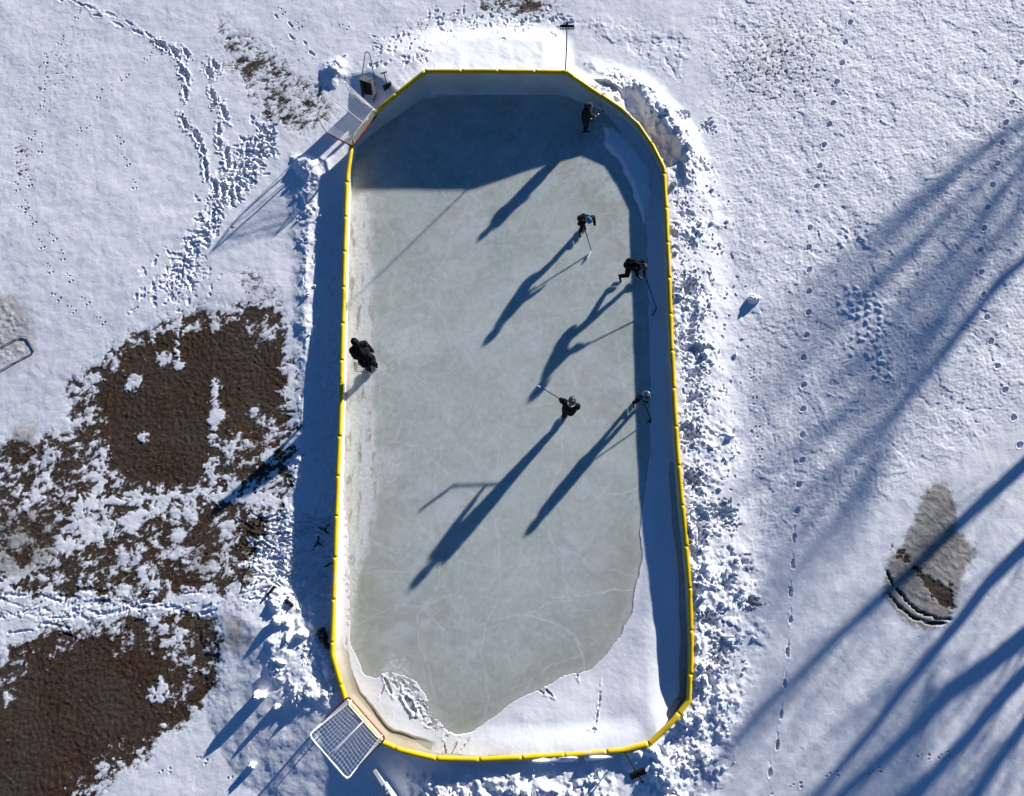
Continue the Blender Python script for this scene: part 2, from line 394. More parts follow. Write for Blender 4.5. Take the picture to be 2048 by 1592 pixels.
# drift runs down each side of the high end
H += sst(-.2, 1.2, S([(1130, 90), (1180, 120), (1260, 190), (1200, 260), (1100, 200)]))*sst(1.4, .1, dout)*.42*(dout > 0)
botp = sst(0, .6, S([(860, 1510), (1250, 1490), (1300, 1500), (1250, 1560), (900, 1560)]))*sst(.8, .1, dout)*(dout > 0)
H += sst(-3.2, -1.2, GX)*0+sst(-3.5, -1.5, GX)*sst(-.1, 1.6, S([(560, 1450), (640, 1380), (760, 1380), (900, 1440), (1300, 1420), (1450, 1560), (1500, 1800), (450, 1800)])+nb*.2)*(.16+.09*sst(-2.5, .5, GX))*sst(0, .1, dout)
H += sst(-.3, .7, S([(768, 110), (860, 75), (900, 200), (830, 220), (770, 175)])+nb*.15)*.62*sst(-.02, .1, dout)*(1-sst(0, .6, drift))
H += botp*.04
# shovelled gap in the bank by the curved corner (hollow, browned snow)
hol = sst(-.25, .30, S([(1228, 190), (1262, 190), (1290, 215), (1335, 280), (1362, 335), (1330, 345), (1290, 290), (1255, 240)])+nb*.5+.22*fbm(GX*4, GY*4, 3, 252)+.12*L2-.1)
lip = np.exp(-((S([(1228, 190), (1262, 190), (1290, 215), (1335, 280), (1362, 335), (1330, 345), (1290, 290), (1255, 240)])+.35)/.4)**2)*(dout > .7)
H += lip*(.14+.16*L2+.10*L1)
H = np.where(dout > 0, H*(1-hol)+hol*np.minimum(H, -.02+.22*L2*L1+.10*nb), H)
# shaded walk on the left of the boards
wk = sst(-.2, .2, S([(640, 470), (688, 420), (690, 480), (672, 1060), (664, 1310), (640, 1240), (610, 1120), (600, 1000), (630, 850), (636, 650)]))
H += wk*(-.03+.05*fbm(GX*4, GY*4, 4, 250, .7))
finep = mrb*out*sst(1.9, .5, dout)
H -= finep*.030*sst(.15, .55, fbm(GX*6, GY*6, 3, 244, .6))
H += finep*.007*fbm(SV*1.6, SU*5, 3, 246)
# ---- stamps --------------------------------------------------------------
def stamp(px, py, ln, wd, ang, depth, rim=.35, z=None, world=False, rnd=0):
    c = (px, py) if world else W(px, py)[:2]
    R = max(ln, wd)*1.7
    i0 = OX+int((c[0]-R-X0)/DS); i1 = OX+int((c[0]+R-X0)/DS)+1; j0 = OY+int((c[1]-R-Y0)/DS); j1 = OY+int((c[1]+R-Y0)/DS)+1
    if i0 < OX or j0 < OY or i1 > OX+len(fx) or j1 > OY+len(fy): return
    x = GX[i0:i1, j0:j1]-c[0]; y = GY[i0:i1, j0:j1]-c[1]
    ca, sa = math.cos(ang), math.sin(ang)
    a = x*ca+y*sa; b = -x*sa+y*ca
    r = np.sqrt((a/ln)**2+(b/wd)**2)
    if rnd: r = r*(1+rnd*perlin(x*9+c[0]*3, y*9+c[1], 300))
    H[i0:i1, j0:j1] += -depth*sst(1.0, .55, r)+depth*rim*np.exp(-((r-1.18)/.22)**2)
def track(P, step, ln, wd, depth, side=.0, jit=.03, rim=.35, rnd=.3, skip=0):
    Q = [W(*p)[:2] for p in P]; Q = [Vector(q) for q in Q]; k = 0; acc = 0
    for a, b in zip(Q, Q[1:]):
        d = b-a; Ld = d.length; t = acc
        while t < Ld:
            p = a+d*(t/Ld); n = Vector((-d.y, d.x)).normalized(); s = side if k % 2 else -side
            ang = math.atan2(d.y, d.x)+random.uniform(-.2, .2)
            if random.random() >= skip:
                stamp(p.x+n.x*s+random.uniform(-jit, jit), p.y+n.y*s+random.uniform(-jit, jit), ln*random.uniform(.85, 1.15), wd*random.uniform(.85, 1.15), ang, depth*random.uniform(.7, 1.2), rim, world=True, rnd=rnd)
            k += 1; t += step
        acc = t-Ld
for px, py in [(1700, 45), (1690, 85), (1683, 127), (1672, 165), (1665, 207), (1657, 250), (1648, 290), (1638, 332), (1633, 373), (1620, 455), (1617, 495), (1618, 540), (1618, 583), (1617, 625), (1613, 670), (1607, 715), (1607, 770), (1606, 818), (1605, 870), (1604, 920), (1597, 970), (1594, 1022),
               (2043, 125), (2031, 165), (2023, 206), (2012, 246), (2004, 286), (1994, 328), (1985, 370), (1975, 415), (1968, 457), (1961, 500), (1962, 545), (1966, 590), (1973, 635), (1982, 683), (1995, 732), (2010, 780), (2028, 835), (2040, 890)]:
    stamp(px, py, .115, .085, .9, .10, .12, rnd=.3)
for px, py, r_, d_ in [(1372, 430, .22, .10), (1378, 492, .25, .12), (1374, 590, .42, .2), (1372, 660, .22, .12), (1392, 640, .16, .08), (1384, 690, .3, .15), (1392, 702, .2, .1), (1380, 745, .28, .14), (1384, 800, .26, .12), (1376, 868, .3, .14), (1368, 855, .2, .1), (1388, 880, .16, .08), (1372, 960, .32, .16), (1390, 975, .22, .1), (1400, 1030, .3, .14), (1450, 1035, .36, .16), (1385, 1040, .2, .1), (1393, 1062, .3, .16), (1402, 1150, .22, .1), (1470, 1115, .2, .1), (1412, 1235, .4, .2), (1448, 1180, .26, .14), (1505, 1198, .26, .18), (1440, 1270, .26, .12), (1425, 1320, .3, .14), (1455, 1300, .2, .1), (1400, 330, .2, .1), (1420, 255, .2, .08), (1352, 230, .22, .09), (1340, 470, .2, .1), (1405, 560, .1, .06), (1430, 500, .1, .06), (1425, 640, .1, .05), (1440, 780, .12, .06), (1445, 870, .1, .05)]:
    for q_ in range(3): stamp(px+random.gauss(0, 7), py+random.gauss(0, 9), r_*random.uniform(.5, .9), r_*random.uniform(.35, .7), random.uniform(0, 3), d_*random.uniform(.5, .9), .12, rnd=1.1)
for i in range(300):
    t = random.random(); y = 380+t*700; x = 1345+t*28+abs(random.gauss(0, 55))
    stamp(x, y, random.uniform(.03, .08), random.uniform(.025, .05), random.uniform(0, 3), random.uniform(.02, .055), .3, rnd=.9)
for px, py in [(1588, 1075), (1585, 1130), (1580, 1185), (1580, 1240), (1575, 1305), (1570, 1370), (1563, 1430), (1555, 1490), (1540, 1545)]:
    stamp(px, py, .15, .055, 1.45+random.uniform(-.15, .15), .09, .10, rnd=.5); stamp(px+1, py-12, .26, .02, 1.5, .02, .2)
for px, py, a, l in [(325, 90, -.9, .3), (350, 105, -1.1, .3), (318, 88, -.8, .2), (372, 105, -1, .22), (372, 150, -1.3, .32), (362, 140, -1.4, .25), (370, 185, -1.4, .28), (368, 245, -1.1, .34), (395, 275, -1.1, .33), (405, 300, -1.2, .25), (410, 330, -1.4, .28), (412, 350, -1.4, .2), (418, 145, -1.0, .3), (430, 130, -.9, .3), (425, 190, -1.1, .3), (448, 225, -1.2, .38), (437, 260, -1.5, .25), (438, 285, -1.4, .24), (452, 305, -1.5, .3), (455, 325, -1.5, .25), (426, 210, -1, .1), (445, 380, -1.4, .3), (430, 370, -1.3, .3)]:
    stamp(px, py, l*.95, .10, a, .14, .16, rnd=.6)
track([(120, -10), (200, 25), (250, 50), (300, 75)], .42, .24, .07, .02, .1, .08, .6, .6)
track([(560, 30), (585, 70), (630, 110)], .5, .16, .05, .03, .1, .06, .3, .6)
for i in range(430):                                     # the much trodden path
    t = random.random(); x = 505-t*175+random.gauss(0, 13+22*(t > .75)*t); y = 290+t*310+random.gauss(0, 14)
    stamp(x, y, random.uniform(.06, .16), random.uniform(.04, .08), random.uniform(-1.4, -.4) if random.random() < .5 else random.uniform(.6, 1.6), random.uniform(.005, .028), .3, rnd=1.0)
for i in range(240):
    t = random.random(); x = 545-t*90+random.gauss(0, 14); y = 250+t*140+random.gauss(0, 14)
    stamp(x, y, random.uniform(.08, .16), random.uniform(.05, .09), random.uniform(-1.2, .9), random.uniform(.012, .04), .3, rnd=.7)
def rabbit(x, y, a, s=1.0):
    c = W(x, y); ca, sa = math.cos(a), math.sin(a)
    for u, v, l in [(0, .06, .055), (0, -.06, .055), (-.22, .03, .035), (-.33, -.02, .035)]:
        stamp(c.x+(u*ca-v*sa)*s, c.y+(u*sa+v*ca)*s, l*s, .028*s, a, .035, .3, world=True)
for P in [[(80, 300), (60, 360), (60, 430), (110, 480), (140, 560), (200, 640), (240, 680)], [(150, 40), (90, 130), (80, 220), (40, 330)], [(245, 290), (270, 380), (285, 420)], [(290, 120), (200, 190), (160, 260), (95, 280)], [(35, 380), (70, 450), (100, 540), (120, 600), (190, 660)],
          [(860, 60), (900, 90), (960, 55), (1010, 60)], [(700, 60), (760, 100), (830, 110)], [(330, 1545), (400, 1520), (470, 1560), (520, 1590)], [(1550, 1590), (1660, 1548), (1760, 1540), (1850, 1515), (1950, 1500)], [(1520, 900), (1500, 700)], [(560, 20), (640, 90)]]:
    Q = [W(*p) for p in P]
    for a, b in zip(Q, Q[1:]):
        d = b-a; n = max(1, int(d.length/.75))
        for k in range(n):
            p = a+d*((k+random.uniform(-.2, .2))/n); ang = math.atan2(d.y, d.x)+random.uniform(-.3, .3); ca, sa = math.cos(ang), math.sin(ang)
            for u, v, l in [(0, .06, .055), (0, -.06, .055), (-.22, .03, .035), (-.33, -.02, .035)]:
                stamp(p.x+u*ca-v*sa, p.y+u*sa+v*ca, l, .028, ang, .04, .3, world=True)
for i in range(260):                                     # scuffs around the banks
    t = random.random(); s_ = random.choice([0, 1, 2])
    if s_ == 0: x, y = random.uniform(600, 680), random.uniform(450, 1300)
    elif s_ == 1: x, y = random.uniform(740, 860), random.uniform(70, 150)
    else: x, y = random.uniform(840, 1150), random.gauss(38, 16)
    stamp(x, y, random.uniform(.06, .16), random.uniform(.04, .07), random.uniform(-2, 2), random.uniform(.008, .035), .3, rnd=.7)
for i in range(300):                                     # scraped grooves below the left bank
    x, y = random.uniform(490, 660), random.uniform(1030, 1200)
    stamp(x, y, random.uniform(.15, .5), random.uniform(.02, .05), random.uniform(-.8, 1.2), random.uniform(.008, .04), .4, rnd=.7)
for i in range(90):
    x, y = random.uniform(-30, 420), random.gauss(1215, 20)
    stamp(x, y, random.uniform(.08, .5), random.uniform(.02, .07), random.uniform(-.5, .6), random.uniform(.006, .03), .3, rnd=.9)

# ---- inside the boards -------------------------------------------------------
ICE = [(702, 1250), (700, 1200), (700, 1100), (690, 1000), (690, 800), (694, 600), (694, 380), (704, 295), (740, 262), (790, 222), (845, 198), (900, 191), (1020, 190), (1130, 192), (1185, 205), (1215, 232), (1238, 262), (1262, 300), (1283, 350), (1292, 450), (1296, 600), (1300, 760), (1300, 900), (1287, 1000), (1278, 1060), (1283, 1120), (1268, 1180), (1262, 1225), (1240, 1270), (1215, 1305), (1180, 1340), (1130, 1350), (1080, 1378), (1030, 1400), (985, 1435), (945, 1462), (918, 1470), (895, 1460), (870, 1435), (850, 1385), (835, 1365), (800, 1345), (770, 1345), (750, 1357), (728, 1348), (712, 1310), (700, 1280)]
sI = S(ICE)+fbm(GX*2.2, GY*2.2, 4, 260, .6)*.06
depthin = np.clip(-sI, 0, 3)
Hi = np.where(sI > 0, -.03-.10*sst(0, .3, sI), .006+.21*sst(0, 2.4, depthin)+.05*sst(0, .9, depthin))
rgtin = sst(4.0, 4.8, AX)*sst(-6.2, -3.5, AY)                  # thin smooth snow lying along the right-hand boards
Hi = np.where(sI > 0, Hi, Hi*(1-rgtin*.78))
topin = sst(13.2, 14.2, AY)
Hi = np.where(sI > 0, Hi, Hi*(1-topin*.5))
westin = sst(-1.2, -2.4, AX)
Hi = np.where(sI > 0, Hi, Hi*(1-westin*.62))
Hi += np.where(sI > 0, 0, .05*fbm(GX*.6+3, GY*.6, 2, 270)*sst(0, 1.0, depthin)+.003*fbm(GX*7, GY*7, 2, 275))
botin = sst(-3.6, -5.6, AY)*sst(-2.5, .5, AX)
Hi += np.where(sI > 0, 0, botin*.16*sst(.9, .05, rin))
gap = sst(.26, .16, rin+.04*perlin(GX*.8, GY*.8, 277))*sst(4.2, 5.2, AX)*sst(3.0, 1.0, AY)*sst(-6.2, -5.0, AY)
Hi = Hi-np.where(sI > 0, 0, gap*.22)
gap2 = sst(.36, .20, rin+.10*perlin(GX*.9, GY*.9, 278)+.03*perlin(GX*5, GY*5, 279))*sst(-2.0, -3.2, GY)*sst(-2.2, -3.2, GX)*sst(-.1, .3, S([(600, 1330), (700, 1300), (900, 1440), (880, 1600), (600, 1600)]))
Hi = Hi-np.where(sI > 0, 0, gap2*.22)
pile = sst(-.12, .22, S([(1200, 245), (1225, 250), (1262, 280), (1300, 330), (1308, 400), (1290, 470), (1268, 400), (1240, 330), (1205, 290)])+nb*.15)
Hi = np.where(inside, np.maximum(Hi, pile*(.12+.05*L2)+.006*perlin(GX*18, GY*18, 281)-(1-pile)*.14), Hi)
def istamp(*a, **k): pass
H = np.where(inside, Hi, H)
for P in ([(1062, 1512), (1150, 1508)], [(1174, 1507), (1222, 1502)]):
    dl = L(P)+.05*nb
    H = np.where(dl < .24, np.maximum(H, .55-2.4*np.clip(dl-.02, 0, 1)), H)
for px, py, l, wdd, a, d in [(820, 1408, .32, .1, -.95, .10), (776, 1372, .3, .05, -1.1, .05), (765, 1380, .25, .03, 1.2, .04), (1193, 1430, .3, .025, 1.4, .05), (1198, 1400, .4, .02, 1.45, .04), (1186, 1455, .12, .03, 0, .05), (1098, 1385, .2, .03, -.8, .05), (1080, 1382, .2, .03, -.6, .04), (1153, 1345, .2, .03, -1.3, .05), (860, 1450, .12, .05, .3, .05), (905, 1500, .3, .03, 1.0, .04), (890, 1498, .25, .03, 1.8, .04), (930, 1488, .25, .02, .9, .03)]:
    stamp(px, py, l, wdd, a, d, .4, rnd=.3)
for i in range(110):
    t = random.random(); x = 795+t*100+random.gauss(0, 12); y = 1360+t*105+random.gauss(0, 9)
    stamp(x, y, random.uniform(.05, .2), random.uniform(.02, .045), random.uniform(-1.6, .2), random.uniform(.006, .022), .35, rnd=.7)

# write the sheet
nx, ny = GX.shape
def grid_mesh(name, GXa, GYa, Ha, attr=None, facemask=None):
    nx, ny = GXa.shape
    me = bpy.data.meshes.new(name)
    co = np.empty((nx*ny, 3), np.float32); co[:, 0] = GXa.ravel(); co[:, 1] = GYa.ravel(); co[:, 2] = Ha.ravel()
    idx = np.arange(nx*ny, dtype=np.int32).reshape(nx, ny)
    q = np.stack([idx[:-1, :-1], idx[1:, :-1], idx[1:, 1:], idx[:-1, 1:]], -1).reshape(-1, 4)
    if facemask is not None:
        q = q[facemask.ravel()]
        used = np.unique(q); mp = np.full(nx*ny, -1, np.int32); mp[used] = np.arange(len(used)); q = mp[q]; co = co[used]
        if attr is not None: attr = attr.reshape(-1, 4)[used]
    me.vertices.add(len(co)); me.vertices.foreach_set('co', co.ravel())
    me.loops.add(q.size); me.loops.foreach_set('vertex_index', q.ravel())
    me.polygons.add(len(q)); me.polygons.foreach_set('loop_start', np.arange(0, q.size, 4, dtype=np.int32))
    me.polygons.foreach_set('use_smooth', np.ones(len(q), bool))
    if attr is not None:
        a = me.color_attributes.new('cover', 'FLOAT_COLOR', 'POINT'); a.data.foreach_set('color', attr.reshape(-1).astype(np.float32))
    me.update(calc_edges=True); me.validate()
    return me
soil = np.minimum(soil, .80+.12*nC)
brown = np.clip(hol*.08*(dout > 0)*sst(-.1, .3, nA+.1)+sst(-.3, .3, edgeR)*.25, 0, 1)
at = np.stack([soil, gd, brown, np.clip(sst(.05, .4, fbm(GX*.35, GY*.35, 3, 290))+.0, 0, 1)], -1)
gme = grid_mesh('snow_ground', GX, GY, H, at)

def nodes(m): return m.node_tree.nodes, m.node_tree.links
def mixc(n, l, f, a, b):
    x = n.new('ShaderNodeMix'); x.data_type = 'RGBA'
    for s, v in ((x.inputs[0], f), (x.inputs[6], a), (x.inputs[7], b)):
        if isinstance(v, (tuple, float, int)): s.default_value = v if not isinstance(v, tuple) or len(v) == 4 else v+(1,)
        else: l.new(v, s)
    return x.outputs[2]
def noise(n, l, vec, scale, det=5, rough=.6, dist=0):
    x = n.new('ShaderNodeTexNoise'); x.inputs['Scale'].default_value = scale; x.inputs['Detail'].default_value = det
    x.inputs['Roughness'].default_value = rough; x.inputs['Distortion'].default_value = dist; l.new(vec, x.inputs['Vector']); return x.outputs['Fac']
def ramp(n, l, f, p0, p1, c0=(0, 0, 0), c1=(1, 1, 1)):
    x = n.new('ShaderNodeValToRGB'); e = x.color_ramp.elements; e[0].position = p0; e[1].position = p1; e[0].color = c0+(1,); e[1].color = c1+(1,); l.new(f, x.inputs[0]); return x.outputs[0]
gm = bpy.data.materials.new('snow_and_soil'); gm.use_nodes = True
n, l = nodes(gm); p = n['Principled BSDF']
geo = n.new('ShaderNodeNewGeometry'); pos = geo.outputs['Position']
att = n.new('ShaderNodeAttribute'); att.attribute_name = 'cover'; sep = n.new('ShaderNodeSeparateColor'); l.new(att.outputs['Color'], sep.inputs[0])
snow = ramp(n, l, noise(n, l, pos, 1.2, 8), .3, .7, (.80, .82, .87), (.86, .875, .91))
grey = ramp(n, l, noise(n, l, pos, 3, 8, .7), .3, .7, (.24, .225, .20), (.44, .42, .39))
c = mixc(n, l, sep.outputs[1], snow, grey)
c = mixc(n, l, sep.outputs[2], c, (.42, .30, .2, 1))
s1 = ramp(n, l, noise(n, l, pos, 7, 10, .75), .35, .68, (.028, .016, .008), (.17, .095, .046))
s2 = ramp(n, l, noise(n, l, pos, 45, 4, .7), .36, .64, (.22, .2, .19), (1.0, 1.0, 1.0))
mm = n.new('ShaderNodeMix'); mm.data_type = 'RGBA'; mm.blend_type = 'MULTIPLY'; mm.inputs[0].default_value = 1; l.new(s1, mm.inputs[6]); l.new(s2, mm.inputs[7])
big = ramp(n, l, noise(n, l, pos, .5, 3), .4, .6); soilc = mixc(n, l, big, mm.outputs[2], mixc(n, l, .45, mm.outputs[2], (.075, .062, .05, 1)))
# ragged soil edge at finer scale than the mesh
ad = n.new('ShaderNodeMath'); ad.operation = 'ADD'; l.new(sep.outputs[0], ad.inputs[0])
sb = n.new('ShaderNodeMath'); sb.operation = 'MULTIPLY_ADD'; l.new(noise(n, l, pos, 13, 9, .85), sb.inputs[0]); sb.inputs[1].default_value = 2.0; sb.inputs[2].default_value = -1.0
l.new(sb.outputs[0], ad.inputs[1]); msk0 = ramp(n, l, ad.outputs[0], .40, .62)
gate = ramp(n, l, sep.outputs[0], .02, .14)
mg = n.new('ShaderNodeMath'); mg.operation = 'MULTIPLY'; l.new(msk0, mg.inputs[0]); l.new(gate, mg.inputs[1]); msk = mg.outputs[0]
c = mixc(n, l, msk, c, soilc)
l.new(c, p.inputs['Base Color']); p.inputs['Roughness'].default_value = .75; p.inputs['Specular IOR Level'].default_value = .25
b1 = n.new('ShaderNodeBump'); b1.inputs['Strength'].default_value = .55; b1.inputs['Distance'].default_value = .012
l.new(noise(n, l, pos, 26, 8, .7), b1.inputs['Height'])
b2 = n.new('ShaderNodeBump'); b2.inputs['Strength'].default_value = .8; b2.inputs['Distance'].default_value = .03
mu = n.new('ShaderNodeMath'); mu.operation = 'MULTIPLY'; l.new(noise(n, l, pos, 30, 6, .8), mu.inputs[0]); l.new(msk, mu.inputs[1])
l.new(mu.outputs[0], b2.inputs['Height']); l.new(b1.outputs[0], b2.inputs['Normal']); l.new(b2.outputs[0], p.inputs['Normal'])
ground = link('snow_ground', gme, gm); tag(ground, kind='structure')

def hz(x, y):
    i = int(np.clip(np.searchsorted(gx, x), 0, nx-1)); j = int(np.clip(np.searchsorted(gy, y), 0, ny-1)); return float(H[i, j])
def G(px, py, dz=0):
    """point on the snow seen at that survey pixel"""
    p = W(px, py)
    for _ in range(4): p = W(px, py, hz(p.x, p.y))
    p.z += dz; return p

# loose rubble of snow on the banks
def rubble():
    bmv = []; bmf = []
    ico = bmesh.new(); bmesh.ops.create_icosphere(ico, subdivisions=1, radius=1); V = np.array([v.co[:] for v in ico.verts], np.float32); Fc = np.array([[v.index for v in f.verts] for f in ico.faces], np.int32); ico.free()
    A = Am[OX:OX+len(fx), OY:OY+len(fy)]; pr = (np.clip(A, 0, .3)*sst(-.05, .5, fbm(GX*1.5, GY*1.5, 3, 299))[OX:OX+len(fx), OY:OY+len(fy)]*(dout[OX:OX+len(fx), OY:OY+len(fy)] > .15)).ravel(); pr = pr/pr.sum()
    pick = RS.choice(len(pr), 1500, p=pr)
    vs = []; fs = []
    for k, t in enumerate(pick):
        i, j = divmod(int(t), len(fy)); r = min(.13, .014+.022*RS.exponential())
        sc3 = r*RS.uniform(.6, 1.3, 3); v = V*(1+.28*RS.randn(len(V), 1))*sc3
        a = RS.rand()*6.28; ca, sa = math.cos(a), math.sin(a); v = np.stack([v[:, 0]*ca-v[:, 1]*sa, v[:, 0]*sa+v[:, 1]*ca, v[:, 2]], -1)
        vs.append(v+np.array([fx[i], fy[j], H[OX+i, OY+j]+r*.2])); fs.append(Fc+k*len(V))
    me = bpy.data.meshes.new('snow_rubble'); me.from_pydata(np.concatenate(vs).tolist(), [], np.concatenate(fs).tolist()); me.update()
    return me
SNOW = mat('loose_snow', (.84, .86, .9), .8, .25, var=.04, vscale=3, bump=.5, bscale=40)
o = link('snow_rubble', rubble(), SNOW); tag(o, 'crumbs of loose snow scattered over the banks along the boards', 'snow rubble', kind='stuff')

# ------------------------------------------------------------------ ICE
di = .026
ax = np.arange(-6.6, 6.6, di, dtype=np.float32); ay = np.arange(-6.6, 16.4, di, dtype=np.float32)
IX, IY = np.meshgrid(ax, ay, indexing='ij')
cx4, cy4 = np.meshgrid(ax[::4], ay[::4], indexing='ij')
iix = np.clip(np.arange(len(ax))/4, 0, cx4.shape[0]-1.001); iiy = np.clip(np.arange(len(ay))/4, 0, cx4.shape[1]-1.001)
def upi(C):
    i = iix.astype(int); j = iiy.astype(int); u = (iix-i).astype(np.float32); v = (iiy-j).astype(np.float32)
    A = C[i]*(1-u)[:, None]+C[i+1]*u[:, None]; return A[:, j]*(1-v)+A[:, j+1]*v
rI = upi(sdf(cx4, cy4, RIM2))
def SI(P): return upi(sdf(cx4, cy4, Wn(P)))
fr = np.zeros_like(IX)
nf = fbm(IX*1.6, IY*1.6, 5, 401, .65); nf2 = fbm(IX*9, IY*9, 4, 406, .7)
ls = SI([(690, 385), (742, 385), (752, 560), (748, 760), (762, 960), (745, 1080), (716, 1180), (705, 1300), (640, 1320), (660, 480)])
fr = np.maximum(fr, sst(-.1, .25, ls+nf*.30)*(.72+.5*nf2))
rs_ = SI([(1180, 300), (1215, 320), (1250, 370), (1268, 440), (1275, 560), (1300, 600), (1330, 600), (1330, 330), (1260, 240), (1200, 250)])
fr = np.maximum(fr, sst(-.5, .4, rs_+nf*.5)*(.30+.6*nf2))
sh = SI(ICE); fr = np.maximum(fr, sst(.35, .0, sh+nf*.15)*(.3+.5*nf2)*.8)
for px, py, r, k in [(790, 690, .9, .5), (765, 930, .9, .5), (850, 690, .7, .3), (790, 1340, .6, .7), (830, 1380, .5, .6), (1180, 300, .6, .4), (1230, 380, .6, .4), (1150, 1180, .5, .2), (900, 1010, .6, .25), (760, 735, .5, .6), (1200, 340, .7, .3), (720, 420, .8, .3), (1280, 640, .4, .5)]:
    q = W(px, py); g = np.exp(-((IX-q.x)**2+(IY-q.y)**2)/(r*r)); fr = np.maximum(fr, k*sst(.35, 1.0, g*.8+nf2*.75+nf*.35))
def istroke(P, wd, k):
    P = [W(*q)[:2] if not isinstance(q, Vector) else q for q in P]
    xs = [q[0] for q in P]; ys = [q[1] for q in P]
    i0 = max(0, int((min(xs)-.15+6.6)/di)); i1 = min(len(ax), int((max(xs)+.15+6.6)/di)+1); j0 = max(0, int((min(ys)-.15+6.6)/di)); j1 = min(len(ay), int((max(ys)+.15+6.6)/di)+1)
    if i1 <= i0 or j1 <= j0: return
    x = IX[i0:i1, j0:j1]; y = IY[i0:i1, j0:j1]
    d = dist_line(x, y, [(q[0], q[1]) for q in P])
    v = k*np.exp(-(d/wd)**2)*np.clip(.75+perlin(x*5, y*5, 420), .15, 1)
    fr[i0:i1, j0:j1] = np.maximum(fr[i0:i1, j0:j1], v+.4*fr[i0:i1, j0:j1])
def wander(P, n=4, a=.10):
    Q = [Vector(W(*q)[:2]) for q in P]
    for _ in range(n):
        R = [Q[0]]
        for u, v in zip(Q, Q[1:]):
            m = (u+v)/2; d = (v-u); m += Vector((-d.y, d.x))*random.uniform(-a, a); R += [m, v]
        Q = R
    return Q
for P, k in [([(870, 1400), (835, 1230), (880, 1160), (885, 1060), (870, 950), (900, 830)], .30), ([(960, 1500), (960, 1300), (1000, 1180), (985, 1020)], .28), ([(1125, 870), (1095, 1000), (1110, 1100), (1140, 1200), (1050, 1230), (960, 1250)], .35), ([(1110, 1195), (1180, 1190), (1270, 1180)], .45),
             ([(760, 875), (840, 890), (905, 960), (960, 1000)], .3), ([(750, 640), (860, 600), (980, 680), (1100, 640), (1280, 600)], .25), ([(880, 620), (870, 560), (900, 480), (960, 380)], .28), ([(700, 1250), (800, 1210), (900, 1190)], .2), ([(1060, 1230), (1150, 1270), (1170, 1340), (1160, 1370)], .4), ([(1070, 1030), (1120, 1100), (1200, 1140), (1260, 1150)], .28),
             ([(1200, 430), (1180, 560), (1240, 700), (1260, 900)], .22), ([(940, 800), (1000, 900), (1000, 1050)], .2), ([(760, 400), (800, 520), (790, 640)], .22), ([(1020, 1380), (1100, 1330), (1200, 1280)], .25), ([(720, 1150), (850, 1120), (1000, 1140), (1130, 1110)], .2)]:
    istroke(wander(P), .026, k*1.35)
for i in range(620):                                     # skate cuts: shallow arcs
    x = random.uniform(-4.9, 5.0); y = random.uniform(-4.8, 13.4); a = random.uniform(0, 2*PI); r = random.uniform(1.5, 12)*random.choice((-1, 1)); Ls = random.choice([.15, .25, .4, .6, .9, 1.4])*random.uniform(.7, 1.3)
    Q = []
    for k in range(9):
        t = Ls*k/8; Q.append(Vector((x+(math.sin(a+t/r)-math.sin(a))*r, y-(math.cos(a+t/r)-math.cos(a))*r)))
    istroke(Q, random.choice([.012, .015, .02, .03]), random.choice([.12, .18, .25, .4])*random.uniform(.6, 1.2))
for i in range(140):
    x, y = random.choice([(790, 690), (765, 900), (800, 720), (750, 980), (1190, 310), (1290, 640), (780, 1330), (1250, 420)]); q = W(x+random.gauss(0, 22), y+random.gauss(0, 40)); a = random.uniform(0, 6.28)
    d = random.uniform(.1, .45); istroke([Vector((q.x+d*t/6*math.cos(a+.16*t), q.y+d*t/6*math.sin(a+.16*t))) for t in range(7)], random.choice((.012, .02)), random.uniform(.15, .45))
dirt = sst(-.2, .3, ls+nf*.2)*sst(.05, .5, fbm(IX*4, IY*1.1, 4, 430, .7))*.8
pw1, pw2, prid = worley(IX*.42+.35*fbm(IX*.5, IY*.5, 3, 441)+5, IY*.36+.35*fbm(IX*.5, IY*.5, 3, 445)+5, 12)
cw = W(1040, 860); tint = np.clip(.30*prid+.55*np.exp(-((IX-cw.x)**2/16+(IY-cw.y)**2/45))+.35*fbm(IX*.45, IY*.45, 3, 440), 0, 1)
fr = np.maximum(fr, .30*sst(.035, .0, pw2-pw1)*np.clip(.4+nf2*2, 0, 1))
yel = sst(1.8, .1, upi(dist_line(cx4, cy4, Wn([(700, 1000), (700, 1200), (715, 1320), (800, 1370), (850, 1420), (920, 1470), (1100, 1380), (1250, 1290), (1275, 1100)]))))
mf = (rI[:-1, :-1] > .0) & (rI[1:, 1:] > .0) & (rI[1:, :-1] > 0) & (rI[:-1, 1:] > 0)
IH = .0006*nf2*np.clip(fr, 0, 1)+.014*np.clip(fr-.45, 0, .6)*(.5+nf2)
ime = grid_mesh('ice', IX, IY, IH, np.stack([np.clip(fr, 0, 1), dirt, tint, yel], -1), mf)
im = bpy.data.materials.new('rink_ice'); im.use_nodes = True
n, l = nodes(im); p = n['Principled BSDF']
geo = n.new('ShaderNodeNewGeometry'); pos = geo.outputs['Position']
att = n.new('ShaderNodeAttribute'); att.attribute_name = 'cover'; sep = n.new('ShaderNodeSeparateColor'); l.new(att.outputs['Color'], sep.inputs[0])
base = ramp(n, l, noise(n, l, pos, .55, 6, .6, .4), .32, .68, (.355, .43, .37), (.49, .535, .49))
base = mixc(n, l, ramp(n, l, noise(n, l, pos, 5, 9, .78), .42, .78), base, (.64, .67, .68, 1))
base = mixc(n, l, ramp(n, l, noise(n, l, pos, .9, 5, .6, .8), .48, .72, (0, 0, 0), (.5, .5, .5)), base, (.66, .70, .74, 1))
